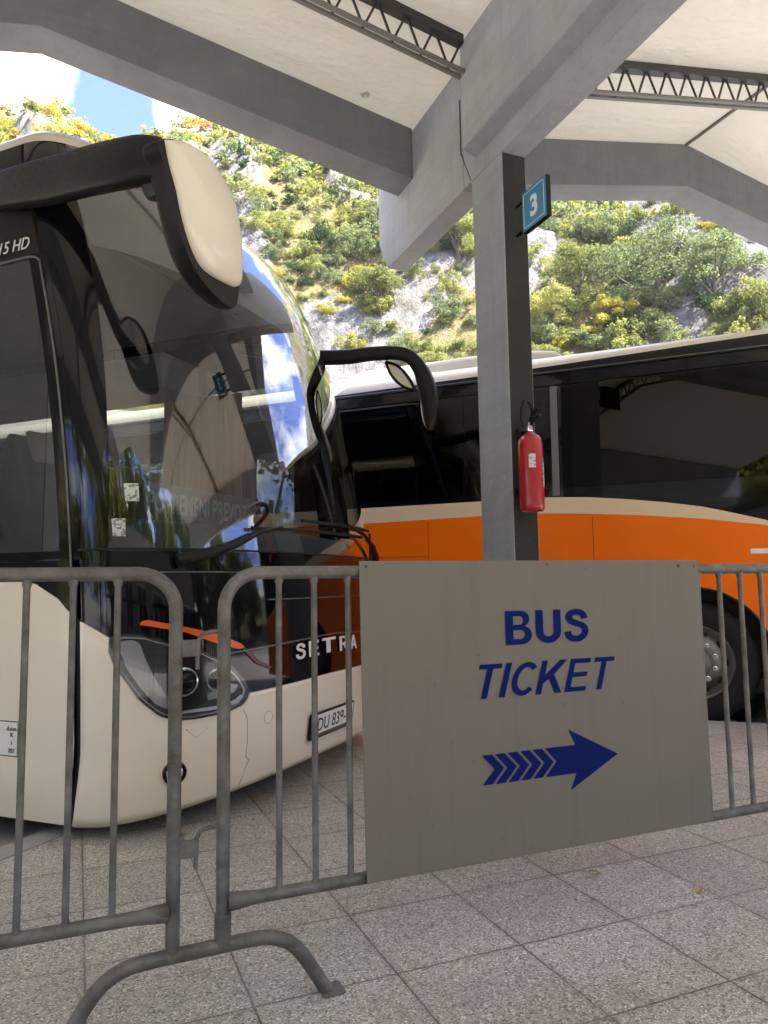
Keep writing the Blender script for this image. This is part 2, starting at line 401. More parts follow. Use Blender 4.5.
# ------------------------------------------------------------------ the shelter
BX, PITCH = 2.51, 5.66
YB, YE = -4.5, 5.12           # back wall of the canopy, front face of the edge beams
shelter = empty('bus_shelter', (BX, 4.0, 0))
tag(shelter, 'grey concrete bus station shelter with gabled white roof bays on beams and columns', 'bus shelter')
def sh(p): return (p[0]-BX, p[1]-4.0, p[2])
RZ = lambda d: 4.725 + .19*d
for k in range(-2, 2):
    x = BX + PITCH*k
    if True:
        b = MB(); b.box((x-.09, 3.81, -.02), (x+.09, 4.19, 3.79)); cl_ = b.build('column', M['conc_light'], shelter, 0, .008, xf=sh)
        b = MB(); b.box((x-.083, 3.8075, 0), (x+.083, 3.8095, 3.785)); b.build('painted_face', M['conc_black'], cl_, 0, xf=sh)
        b = MB()
        b.prism([(x-.09, 3.79), (x+.09, 3.79), (x+.09, 4.72), (x-.09, 4.72)], 'y', YB, 4.296)
        for q_ in (-1, 1): b.prism([(x+q_*.08, 3.928), (x+q_*.09, 3.928), (x+q_*.19, 3.966), (x+q_*.19, 4.716), (x+q_*.08, 4.716)], 'y', YB+.004, 4.13)
        b.prism([(4.306, 3.79), (5.67, 3.79), (5.86, 4.08), (5.85, 4.72), (4.306, 4.72)], 'x', x-.09, x+.09)
        mbm = b.build('main_beam', M['conc_light'], shelter, 0, .007, xf=sh)
        b = MB(); b.prism([(4.318, 4.06), (4.336, 4.06), (4.336, 4.47), (4.318, 4.47)], 'x', x-.0915, x-.0895); b.prism([(4.318, 4.062), (4.328, 4.062), (4.20, 3.80), (4.193, 3.80)], 'x', x-.0915, x-.0895); b.build('joint', M['text'], mbm, 0, xf=sh)
    xm = x - PITCH/2                                    # ridge of the bay on the left of this beam
    if k > -2:
        zt = RZ(PITCH/2); ze = RZ(.09)
        top = [(x-PITCH+.09, ze), (xm, zt), (x-.09, ze)]
        b = MB(); b.prism([(top[0][0], ze-.43), (xm, zt-.43), (top[2][0], ze-.43), (top[2][0], ze-.004), (xm, zt-.004), (top[0][0], ze-.004)], 'y', YE, YE+.30)
        b.build('edge_beam', M['conc_dark'], shelter, 0, .008, xf=sh)
        for sgn in (-1, 1):
            xa = xm + sgn*PITCH/2; b = MB()
            ny, nx = 14, 8; rows = []
            for j in range(ny+1):
                yy = YB + (YE+.42-YB)*j/ny
                rows.append([(xm+(xa-xm)*i/nx, yy, RZ(abs(xa-(xm+(xa-xm)*i/nx))) ) for i in range(nx+1)])
            b.grid(rows); o = b.build('roof_panel', M['roofpanel'], shelter, 0, xf=sh)
            # sheet profile outside, hung a little proud of the beams
            md = o.modifiers.new('solid', 'SOLIDIFY'); md.thickness = .03; md.offset = 1 if o.data.polygons[0].normal.z > 0 else -1
        b = MB(); b.box((xm-.012, YB, zt-.022), (xm+.012, YE-.002, zt-.003)); b.build('ridge_strip', M['steel_grey'], shelter, 0, xf=sh)
        for yt in (4.1, .6):
            tr = MB(); tr2 = MB(); web = MB()
            for sgn in (-1, 1):
                xa = xm + sgn*(PITCH/2-.192); n_ = 13
                P0 = Vector((xa, yt, RZ(.192)-.045)); P1 = Vector((xm, yt, zt-.045))
                L0 = P0 - Vector((0, 0, .235)); L1 = P1 - Vector((0, 0, .235))
                for (a, c, dz, hh, mbx) in ((P0, P1, 0, .03, tr), (L0, L1, 0, .011, tr2)):
                    d = c-a
                    for off in ((-.028, .028) if mbx is tr2 else (0,)):
                        wd = .014 if mbx is tr2 else .035
                        vs = []
                        for p in (a, c):
                            for (dy, dzz) in ((-wd, -hh), (wd, -hh), (wd, hh), (-wd, hh)):
                                vs.append((p.x, p.y+off+dy, p.z+dzz))
                        mbx.add(vs, [(0, 1, 2, 3), (7, 6, 5, 4), (0, 4, 5, 1), (1, 5, 6, 2), (2, 6, 7, 3), (3, 7, 4, 0)])
                for i in range(n_):
                    a = P0.lerp(P1, i/n_); m_ = L0.lerp(L1, (i+.5)/n_); c = P0.lerp(P1, (i+1)/n_)
                    web.tube([a, m_], .009, 6); web.tube([m_, c], .009, 6)
            t_ = tr.build('truss', M['steel_dark'], shelter, 0, xf=sh)
            tr2.build('bottom_chord', M['steel_grey'], t_, 0, xf=sh); web.build('web_bars', M['steel_dark'], t_, 60, xf=sh)

for (fx_, fy_, fz_, r_) in ((1.375, 5.156, 4.941, 0.022), (1.957, 4.973, 4.830, 0.040)):
    b = MB(); gq = np.random.default_rng(int(fx_*1000)); n_ = 9
    ring_ = [(fx_+r_*(.6+.7*gq.random())*math.cos(2*PI*i/n_), fy_+r_*1.3*(.5+.8*gq.random())*math.sin(2*PI*i/n_), fz_-.008-.02*gq.random()) for i in range(n_)]
    b.add([(fx_, fy_, fz_-.004)] + ring_, [(0, 1+i, 1+(i+1) % n_) for i in range(n_)]); b.build('peeling_flake', M['white'], shelter, 0, xf=sh)

# ------------------------------------------------------------------ bay number sign and fire extinguisher
ns = empty('bay_sign', (2.50, 3.61, 3.345)); tag(ns, 'blue bay number sign 3 sticking out from the grey column', 'sign')
rel = lambda o: (lambda p: (p[0]-o.location[0], p[1]-o.location[1], p[2]-o.location[2]))
rel_at = lambda a: (lambda p: (p[0]-a[0], p[1]-a[1], p[2]-a[2]))
b = MB(); b.box((2.533, 3.475, 3.232), (2.566, 3.728, 3.488)); b.build('sign_box', M['blackmatte'], ns, 0, .003, xf=rel_at((2.53, 3.62, 3.36)))
b = MB(); b.box((2.529, 3.478, 3.235), (2.5325, 3.725, 3.485)); b.build('sign_face', M['signblue'], ns, 0, xf=rel_at((2.53, 3.62, 3.36)))
b = MB()
for (a, c) in (((3.494, 3.252), (3.709, 3.256)), ((3.494, 3.464), (3.709, 3.468)), ((3.494, 3.252), (3.498, 3.468)), ((3.705, 3.252), (3.709, 3.468))):
    b.box((2.5275, a[0], a[1]), (2.5292, c[0], c[1]))
b.build('border_line', M['white'], ns, 0, xf=rel_at((2.53, 3.62, 3.36)))
Mx = Matrix.Translation(Vector((2.5282, 3.600, 3.300)) - Vector((2.53, 3.62, 3.36))) @ Matrix(((0, 0, -1, 0), (-1, 0, 0, 0), (0, 1, 0, 0), (0, 0, 0, 1)))
text_mesh('number', '3', .175, M['white'], ns, Mx, bold=.006)
for z in (3.262, 3.452):
    b = MB(); b.tube([(2.549, 3.728, z), (2.549, 3.82, z)], .010, 8); b.build('bracket', M['blackmatte'], ns, xf=rel_at((2.53, 3.62, 3.36)))

fe = empty('fire_extinguisher', (2.49, 3.705, 1.49)); fe.scale = (.93, .93, .97); tag(fe, 'red fire extinguisher hanging on the dark side of the grey column', 'fire extinguisher')
I4 = Matrix.Translation((2.535, 3.705, 1.49)); rl = rel_at((2.535, 3.705, 1.49))
b = MB(); b.lathe([(.0, .022), (.058, .02), (.066, .0), (.076, .012), (.079, .03), (.079, .41), (.074, .44), (.058, .465), (.032, .48), (.022, .488), (.022, .50), (0, .50)], I4, 32)
b.build('cylinder_body', M['red'], fe, 35, xf=rl)
b = MB(); b.lathe([(.02, .49), (.024, .50), (.024, .525), (.014, .53), (.014, .55), (0, .55)], I4, 16)
b.build('valve', M['chrome'], fe, 35, xf=rl)
b = MB()
b.tube([(2.535, 3.69, 2.03), (2.535, 3.64, 2.06), (2.535, 3.585, 2.065)], .010, 8); b.tube([(2.535, 3.70, 2.05), (2.535, 3.65, 2.095), (2.535, 3.60, 2.11)], .010, 8)
b.build('squeeze_handle', M['blackmatte'], fe, xf=rl)
b = MB(); pts = [(2.515+.045*math.sin(a), 3.70, 2.085+.095*math.cos(a)) for a in np.linspace(-2.5, 2.3, 18)]
b.tube(pts, .011, 8); b.build('hose', M['blackmatte'], fe, xf=rl)
def curved_label(name, a0, a1, z0, z1, m, r=.0803):
    b = MB(); rows = []
    for z in (z0, z1): rows.append([(2.535+r*math.sin(a), 3.705-r*math.cos(a), 1.49+z) for a in np.linspace(a0, a1, 8)])
    b.grid(rows); return b.build(name, m, fe, xf=rl)
def label_mat(name, base, ink, sy=150, sx=30):
    m = mat(name, base, .5); N = NT(m); c = N.co('Object', (sx, sx, sy)); f = N.noise(c, 1, 2, .5)
    N.l(N.mix(N.ramp(f, [(.52, 0.0), (.56, .8)]), base, ink), N.b.inputs['Base Color']); return m
M['paper'] = label_mat('printed_label', (.68, .67, .64), (.14, .14, .2))
curved_label('instruction_label', -.75, -.2, .26, .345, M['paper'])
curved_label('side_label', .55, 1.0, .14, .32, M['paper'])
curved_label('pictogram_label', .56, .99, .29, .318, M['signblue'], .0807)
for bx_ in (((2.46, 3.782, 1.60), (2.61, 3.806, 1.64)), ((2.50, 3.79, 1.97), (2.57, 3.806, 2.02)), ((2.522, 3.71, 1.985), (2.548, 3.789, 1.995))):
    b = MB(); b.box(*bx_); b.build('wall_bracket', M['blackmatte'], fe, 0, xf=rl)

# ------------------------------------------------------------------ crowd barriers
def bend(c, r, a0, a1, n=9):
    return [(c[0]+r*math.cos(a), 1.98, c[1]+r*math.sin(a)) for a in np.linspace(a0, a1, n)]
def barrier(xl, xr, label, bars, zb_l, zb_r):
    o = empty('crowd_barrier', ((xl+xr)/2, 1.98, 0)); tag(o, label, 'barrier', 'steel crowd barriers on the platform'); f = rel(o)
    b = MB(); r = .095
    b.tube([(xl, 1.98, zb_l), (xl, 1.98, .5)] + bend((xl+r, 1.107-r), r, PI, PI/2) + bend((xr-r, 1.107-r), r, PI/2, 0) + [(xr, 1.98, .5), (xr, 1.98, zb_r)], .0175, 16)
    b.build('frame_tube', M['galv'], o, 50, xf=f)
    b = MB(); b.tube([(xl+.012, 1.98, .272), (xl+.09, 1.98, .272), (xr-.09, 1.98, .272), (xr-.012, 1.98, .272)], [.024, .0165, .0165, .024], 14); b.build('bottom_rail', M['galv'], o, 50, xf=f)
    for x in bars:
        b = MB(); b.tube([(x, 1.98, .27), (x, 1.98, .287), (x, 1.98, .293), (x, 1.98, .7), (x, 1.98, 1.075), (x, 1.98, 1.082), (x, 1.98, 1.10)], [.0125, .0115, .0086, .0086, .0086, .0115, .0125], 10); b.build('upright_bar', M['galv'], o, 50, xf=f)
    return o, f
lb, f1 = barrier(-2.02, .237, 'grey steel crowd barrier at left in front of the white bus, without a sign', [.095-.1035*i for i in range(20)], .165, .165)
rb, f2 = barrier(.36, 2.62, 'grey steel crowd barrier that carries the large ticket sign', [.507+.0995*i for i in range(21)], .16, .16)
b = MB(); b.box((.245, 1.972, .893), (.2985, 1.984, .936)); b.build('coupling_plate', M['galv'], lb, 0, .002, xf=f1)
b = MB(); b.box((.245, 1.972, .395), (.2985, 1.984, .438)); b.build('coupling_plate', M['galv'], lb, 0, .002, xf=f1)
for z in (.955, .462):
    b = MB(); b.tube([(.36, 1.98, z), (.325, 1.98, z), (.303, 1.979, z-.006), (.293, 1.977, z-.022), (.2915, 1.977, z-.05), (.2915, 1.977, z-.095)], .0055, 8)
    b.build('hook', M['galv'], rb, 60, xf=f2)
b = MB(); cx_ = .2985; zt = .168; rr = .115
pts = [(.63, 1.98, 0.004), (.585, 1.98, .07)]
pts = [(.635, 1.98, .005), (.60, 1.98, .06), (.565, 1.98, .112), (.53, 1.98, .146), (.485, 1.98, .165), (.43, 1.98, .170), (.30, 1.98, .168), (.17, 1.98, .165), (.115, 1.98, .155), (.07, 1.98, .128), (.035, 1.98, .085), (.0, 1.98, .03), (-.02, 1.98, .004)]
b.tube(smooth_path(pts), .0185, 14); ft = b.build('foot_arch', M['galv'], rb, 60, xf=f2)
b = MB(); b.lathe([(.0215, .168), (.0215, .245), (.0195, .247)], Matrix.Translation((.36, 1.98, 0)), 16); b.build('socket_sleeve', M['galv'], ft, xf=f2)
for x in (.645, -.03):
    b = MB(); b.box((x-.030, 1.95, .0015), (x+.034, 2.012, .0075)); b.build('foot_plate', M['galv'], ft, 0, .002, xf=f2)

# ------------------------------------------------------------------ the ticket sign
SX0, SX1, SZ0, SZ1, SY = .731, 1.978, .267, 1.137, 1.9525
sg = empty('ticket_sign', ((SX0+SX1)/2, SY, SZ0)); tag(sg, 'large grey white BUS TICKET sign board with blue arrow hung on the barrier', 'sign'); fs = rel(sg)
def board_mat():
    m = mat('sign_board', (.22, .2, .17), .6, spec=.2); N = NT(m); c = N.co('Object')
    f = N.noise(c, 2.5, 6, .6); s1 = N.noise(N.co('Object', (30, 30, 260)), .4, 2, .5); s2 = N.noise(N.co('Object', (5, 5, 5)), 6, 6, .75)
    sp = N.n('ShaderNodeSeparateXYZ'); N.l(c, sp.inputs[0])
    d = N.mix(N.ramp(f, [(.3, 0.0), (.8, .35)]), (.185, .168, .14), (.145, .13, .106))
    d = N.mix(N.ramp(N.noise(N.co('Object', (14, 14, 1.2)), 1.5, 5, .6), [(.52, 0.0), (.75, .35)]), d, (.13, .115, .09))
    d = N.mix(N.ramp(s2, [(.62, 0.0), (.69, .6)]), d, (.105, .093, .076))
    sc_ = N.noise(N.co('Object', (3, 3, 45)), 5, 2, .4); d = N.mix(N.ramp(sc_, [(.70, 0.0), (.73, .25)]), d, (.255, .238, .205))
    N.l(d, N.b.inputs['Base Color']); N.bump(N.noise(c, 3.2, 2), .25, .02); return m
M['board'] = board_mat()
b = MB(); rows = []
nx, nz_ = 24, 16
for j in range(nz_+1):
    v_ = j/nz_; row = []
    for i in range(nx+1):
        u_ = i/nx; x = SX0 + (SX1-SX0)*u_ + .010*(1-v_)*(1-2*u_)*(1 if u_ < .5 else 0); z = SZ0 + (SZ1-SZ0)*v_
        y = SY + .0012*math.sin(u_*5.1+.6)*math.sin(v_*3+.4) - .007*max(0, .10-u_)*10*max(0, .15-v_)*6
        row.append((x, y, z))
    rows.append(row)
b.grid(rows); bk = [[(p[0], p[1]+.003, p[2]) for p in r] for r in rows]; b.grid([r[::-1] for r in bk])
for e0, e1 in ((rows[0], bk[0]), (rows[-1], bk[-1]), ([r[0] for r in rows], [r[0] for r in bk]), ([r[-1] for r in rows], [r[-1] for r in bk])): b.grid([e0, e1])
b.build('panel', M['board'], sg, 30, xf=fs)
TX = Matrix(((1, 0, 0, 0), (0, 0, -1, 0), (0, 1, 0, 0), (0, 0, 0, 1)))
def sign_text(word, xl, xr, zb, zt, shear, w):
    b = word_mesh(word, lambda x, y: (xl+(xr-xl)*x, SY-.0019, zb+(zt-zb)*y), .1, shear, w)
    return b.build('lettering', M['blue'], sg, 0, xf=fs)
sign_text('BUS', 1.199, 1.505, .882, .984, 0, .2); sign_text('TICKET', 1.104, 1.604, .729, .829, .24, .165)
# the arrow: four chevrons, then the head with a notched tail
def arrow():
    b = MB(); y = SY-.0019; zc, hh = .5245, .0425
    def poly(ps): b.add([(p[0], y, p[1]) for p in ps], [list(range(len(ps)))])
    for k in range(5):
        x0 = 1.106 + .0436*k; wv = .0335; dx = .041
        b.add([(x0, y, zc+hh), (x0+wv, y, zc+hh), (x0+wv+dx, y, zc), (x0+dx, y, zc), (x0+wv, y, zc-hh), (x0, y, zc-hh)], [(0, 1, 2, 3), (3, 2, 4, 5)])
    x0 = 1.106 + .0436*5
    v = [(x0, y, zc+hh), (1.437, y, zc+hh), (1.412, y, zc+.0915), (1.5985, y, zc), (1.414, y, zc-.0915), (1.437, y, zc-hh), (x0, y, zc-hh), (x0+.041, y, zc), (1.437, y, zc)]
    b.add(v, [(0, 1, 8, 7), (1, 2, 3, 8), (8, 3, 4, 5), (7, 8, 5, 6)])
    return b
arrow().build('arrow', M['blue'], sg, 0, xf=fs)
for (x, z) in ((SX0+.02, SZ1-.015), (SX1-.02, SZ1-.02), (1.36, SZ1-.012), (SX1-.09, SZ1-.018)):
    b = MB(); b.lathe([(.0, .004), (.004, .003), (.005, 0)], Matrix.Translation((x, SY-.003, z)) @ Matrix.Rotation(R(90), 4, 'X'), 10); b.build('rivet', M['galv'], sg, xf=fs)

# ------------------------------------------------------------------ coach body surface (white bus): s forward, t to its left, z up
def tab(T):
    T = np.array(T, float); x = T[:, 0]; y = T[:, 1]; m = np.gradient(y, x)
    def f(z):
        z = min(max(z, x[0]), x[-1]); i = min(int(np.searchsorted(x, z, side='right'))-1, len(x)-2)
        h = x[i+1]-x[i]; t = (z-x[i])/h
        return float((2*t**3-3*t**2+1)*y[i]+(t**3-2*t**2+t)*h*m[i]+(-2*t**3+3*t**2)*y[i+1]+(t**3-t**2)*h*m[i+1])
    return f
TCc = 3.765
SC = tab([(0, -2.0), (.12, -1.95), (.3, -1.905), (.55, -1.89), (.8, -1.895), (1.2, -1.93), (1.6, -1.995), (2.0, -2.085), (2.4, -2.195), (2.8, -2.335), (3.1, -2.475), (3.3, -2.60), (3.42, -2.72), (3.52, -2.93), (3.57, -3.3)])
AA = tab([(0, .56), (.6, .6), (1.2, .59), (2.0, .54), (2.8, .48), (3.2, .42), (3.57, .3)])
HWf = tab([(0, 1.235), (.15, 1.262), (.4, 1.265), (2.3, 1.265), (2.8, 1.262), (3.1, 1.25), (3.3, 1.20), (3.42, 1.11), (3.52, .93), (3.57, .66)])
def BP(u, z, off=0.0):
    def raw(u, z):
        scn, A, hw = SC(z), AA(z), HWf(z); ss = scn-A
        if abs(u) <= 1:
            th = u*PI/2; return Vector((ss + A*abs(math.cos(th))**.8, TCc + hw*math.copysign(abs(math.sin(th))**.8, u), z))
        return Vector((ss-(abs(u)-1), TCc + math.copysign(hw, u), z))
    p = raw(u, z)
    if off:
        e = 1e-3
        du = raw(u+e, z)-raw(u-e, z); dz = raw(u, z+e)-raw(u, z-e)
        p = p + du.cross(dz).normalized()*off
    return p
S0 = -1.9
wb = empty('coach', tuple(ST(S0, TCc, ZR)), R(-45))
tag(wb, 'cream white coach with black front and big windscreen behind the left barrier', 'coach')
def wl(p): return (p[0]-S0, p[1]-TCc, p[2]-ZR)
def interp(T):
    xs = [a for a, _ in T]; ys = [c for _, c in T]
    return lambda u: float(np.interp(u, xs, ys))
def patch(name, u0_, u1_, nu, lo, hi, nv, m, off=0.0, parent=None, solid=0, us=None):
    lo = lo if callable(lo) else (lambda u, c=lo: c); hi = hi if callable(hi) else (lambda u, c=hi: c)
    us = us if us is not None else np.linspace(u0_, u1_, nu+1)
    b = MB(); b.grid([[BP(u, lo(u)+(hi(u)-lo(u))*j/nv, off) for j in range(nv+1)] for u in us])
    return b.build(name, m, parent or wb, 40, xf=wl, solid=solid)
def outline_patch(name, pts, m, off, parent=None, n=40, nv=8, xf=wl):
    """closed outline (u,z) -> skin over the coach surface"""
    us = np.array([p[0] for p in pts]); i0, i1 = int(us.argmin()), int(us.argmax()); k = len(pts)
    def chain(a, c):
        out = [pts[a]]
        while a != c: a = (a+1) % k; out.append(pts[a])
        return out
    A_, B_ = chain(i0, i1), chain(i1, i0)[::-1]
    top, bot = (A_, B_) if sum(p[1] for p in A_)/len(A_) > sum(p[1] for p in B_)/len(B_) else (B_, A_)
    th = (1-np.cos(np.linspace(0, PI, n+1)))/2
    return patch(name, us.min(), us.max(), n, interp(bot), interp(top), nv, m, off, parent, us=us.min()+(us.max()-us.min())*th)

bot = interp([(-12, .05), (-1.0, .058), (-.87, .069), (-.56, .108), (-.37, .132), (-.18, .15), (0, .155), (.18, .15), (.56, .108), (.87, .069), (1, .058), (12, .05)])
belt = [(-12, 1.15), (-1.7, 1.15), (-1.44, 1.133), (-1.3, 1.115), (-1.19, 1.085), (-1.1, 1.03), (-1.0, .937), (-.87, .86), (-.80, .80), (-.70, .70), (-.55, .60), (-.346, .57), (-.17, .578), (0, .585)]
hi_b = interp(belt + [(-a, c) for a, c in belt[::-1][1:]])
patch('front_bumper', -.988, .988, 90, bot, hi_b, 22, M['cream'], 0, solid=.02)
# lower lip, a rounded return under the bumper
b = MB(); rows = []
for u in np.linspace(-.988, .988, 70):
    z = bot(u); p = BP(u, z); cdir = Vector((S0-1.2, TCc, 0))-Vector((p.x, p.y, 0)); cdir.normalize()
    rows.append([tuple(p), tuple(p + cdir*.02 + Vector((0, 0, -.012))), tuple(p + cdir*.06 + Vector((0, 0, -.016))), tuple(p + cdir*.3 + Vector((0, 0, .01)))])
b.grid(rows); b.build('bumper_lip', M['cream'], wb, xf=wl)
wsb = interp([(-1, 1.25), (-.5, 1.238), (0, 1.26), (.5, 1.238), (1, 1.25)])
patch('front_mask', -.985, .985, 90, lambda u: hi_b(u)+.004, lambda u: wsb(u)-.008, 20, M['blackgloss'], -.003)
wst = interp([(-1, 3.12), (-.8, 3.2), (-.5, 3.36), (0, 3.42), (.5, 3.36), (.8, 3.2), (1, 3.12)])
def wtrim(z): return float(np.interp(z, [1.24, 1.55, 1.95, 2.41, 2.73, 2.96, 3.2], [.86, .833, .80, .768, .757, .75, .73]))
def band(name, e0, e1, z0, z1, nz_, nu, m, off=0, parent=None, solid=0):
    """patch whose side edges are functions of height"""
    b = MB(); rows = []
    for z in np.linspace(z0, z1, nz_+1):
        rows.append([BP(e0(z)+(e1(z)-e0(z))*i/nu, z, off) for i in range(nu+1)])
    b.grid(rows); return b.build(name, m, parent or wb, 40, xf=wl, solid=solid)
ws = band('windscreen', lambda z: -wtrim(z), wtrim, 1.235, 3.30, 44, 70, M['glass'])
band('pillar', lambda z: -.995, lambda z: -wtrim(z)-.002, 1.235, 3.30, 30, 8, M['blackgloss'], .001)
band('pillar', lambda z: wtrim(z)+.002, lambda z: .995, 1.235, 3.30, 30, 8, M['blackgloss'], .001)
# windscreen edge print and roof cap
zs = [3.302, 3.34, 3.38, 3.42, 3.46, 3.49, 3.52, 3.545, 3.56, 3.57]
def side_us(back): return [-1-x for x in np.linspace(back, .05, 16)] + list(np.linspace(-1, 1, 61)) + [1+x for x in np.linspace(.05, back, 16)]
b = MB(); rows = [[BP(u, z) for u in side_us(10.2)] for z in zs]
rows.append([Vector((max(p.x-.3, -14.0) if abs(p.y-TCc) < 9 else p.x, TCc+(p.y-TCc)*.5, 3.585)) for p in rows[-1]]); rows.append([Vector((p.x-.2, TCc, 3.588)) for p in rows[-1]])
b.grid(rows); b.build('roof', M['roofcream'], wb, 50, xf=wl)
# sides of the coach: cream below the belt, black glass band above
BACK = 10.6
for sg_ in (-1, 1):
    us = [sg_*(1.012+(BACK-.012)*((i/40)**1.3)) for i in range(41)]
    if sg_ > 0: us = us[::-1]; us = us[::-1]
    b = MB(); b.grid([[BP(u, bot(u)+(hi_b(u)-bot(u))*j/10) for j in range(11)] for u in us]); b.build('side_panel', M['cream'], wb, 40, xf=wl)
    b = MB(); b.grid([[BP(u, zz, 0) for zz in (2.66, 2.8, 2.95, 3.1, 3.2, 3.302)] for u in us]); b.build('side_fascia', M['blackmatte'] if sg_ < 0 else M['blackgloss'], wb, 40, xf=wl)
    # sill band under the windows and the window posts
    b = MB(); b.grid([[BP(u, hi_b(u)+.003+(1.24-hi_b(u))*j/3*1.0, -.004) for j in range(4)] for u in us]); b.build('sill_band', M['blackgloss'], wb, 40, xf=wl)
    edges = [1.0, 1.93, 3.3, 4.75, 6.2, 7.65, 9.1, 10.55]
    for i in range(len(edges)-1):
        a, c = edges[i]+.075, edges[i+1]-.02
        b = MB(); b.grid([[BP(sg_*(a+(c-a)*k/6), z, -.004) for z in np.linspace(1.2, 2.66, 8)] for k in range(7)])
        b.build('window', M['sideglass'], wb, 40, xf=wl)
    for e in edges:
        b = MB(); b.grid([[BP(sg_*u, z, .002) for z in np.linspace(1.2, 2.665, 8)] for u in (e-.022, e+.03, e+.078)]); b.build('window_post', M['blackgloss'], wb, 40, xf=wl)
# chrome trim round the door window, door seam
b = MB(); b.tube([BP(-1.012, z, .004) for z in np.linspace(1.0, 2.625, 20)] + [BP(-1.03, 2.645, .004), BP(-1.07, 2.655, .004)] + [BP(-u, 2.655, .004) for u in np.linspace(1.1, 1.95, 8)], .006, 6); b.build('door_trim', M['rim'], wb, 60, xf=wl)
b = MB(); b.grid([[BP(-1.0 - .0, z, -.012) for z in np.linspace(.06, .94, 12)], [BP(-.984, z, -.012) for z in np.linspace(.06, .94, 12)], [BP(-1.016, z, -.013) for z in np.linspace(.06, .94, 12)]]); b.build('panel_gap', M['blackmatte'], wb, xf=wl)
b = MB(); b.grid([[BP(.984, z, -.012) for z in np.linspace(.06, .94, 12)], [BP(1.016, z, -.012) for z in np.linspace(.06, .94, 12)]]); b.build('panel_gap', M['blackmatte'], wb, xf=wl)
# rear wall and floor
b = MB(); rw = [BP(u, z) for u, z in [(-BACK-1, .06), (BACK+1, .06), (BACK+1, 3.3), (-BACK-1, 3.3)]]
b.add([(-13.1, TCc-1.26, .05), (-13.1, TCc+1.26, .05), (-13.1, TCc+1.26, 3.4), (-13.1, TCc+.9, 3.57), (-13.1, TCc-.9, 3.57), (-13.1, TCc-1.26, 3.4)], [(0, 1, 2, 3, 4, 5)]); b.build('rear_wall', M['blackgloss'], wb, 0, xf=wl)
b = MB(); b.box((-13.05, TCc-1.22, .14), (-2.75, TCc+1.22, .2)); b.build('underfloor', M['blackmatte'], wb, 0, xf=wl)
b = MB(); b.box((-12.9, TCc-.98, .0), (-2.78, TCc+.98, .137)); b.build('underbody_light_block', M['blackmatte'], wb, 0, .03, xf=wl)  # added box that keeps light from getting in under the coach
b = MB(); b.box((-13.05, TCc-1.22, .95), (-3.6, TCc+1.22, 1.0)); b.box((-3.6, TCc-1.2, .5), (-2.45, TCc+1.2, .55)); b.build('cabin_floor', M['floor_in'], wb, 0, xf=wl)
b = MB(); b.box((-13.0, TCc-1.1, 3.12), (-3.15, TCc+1.1, 3.16)); b.box((-13.0, TCc-1.2, 2.62), (-3.7, TCc-.75, 2.9)); b.box((-13.0, TCc+.75, 2.62), (-3.7, TCc+1.2, 2.9)); b.build('cabin_ceiling', M['interior'], wb, 0, .02, xf=wl)

# door number plate text, headlamps and the other front fittings
hl = [(-.865, .80), (-.862, .85), (-.829, .872), (-.741, .866), (-.628, .824), (-.518, .785), (-.42, .715), (-.37, .645), (-.346, .588), (-.352, .556), (-.373, .527), (-.43, .505), (-.54, .497), (-.616, .503), (-.672, .525), (-.748, .595), (-.80, .675), (-.845, .74)]
orange = [(-.745, .912), (-.74, .926), (-.714, .934), (-.568, .896), (-.458, .858), (-.373, .81), (-.355, .79), (-.362, .782), (-.378, .781), (-.46, .815), (-.57, .872), (-.70, .905)]
def scale_uv(pts, k, du=0, dz=0):
    cu = sum(p[0] for p in pts)/len(pts); cz = sum(p[1] for p in pts)/len(pts)
    return [(cu+(p[0]-cu)*k+du, cz+(p[1]-cz)*k+dz) for p in pts]
M['lamp_in'] = mat('lamp_reflector', (.36, .36, .38), .22, .9)
M['lamp_dark'] = mat('lamp_housing', (.02, .02, .024), .2, coat=.4)
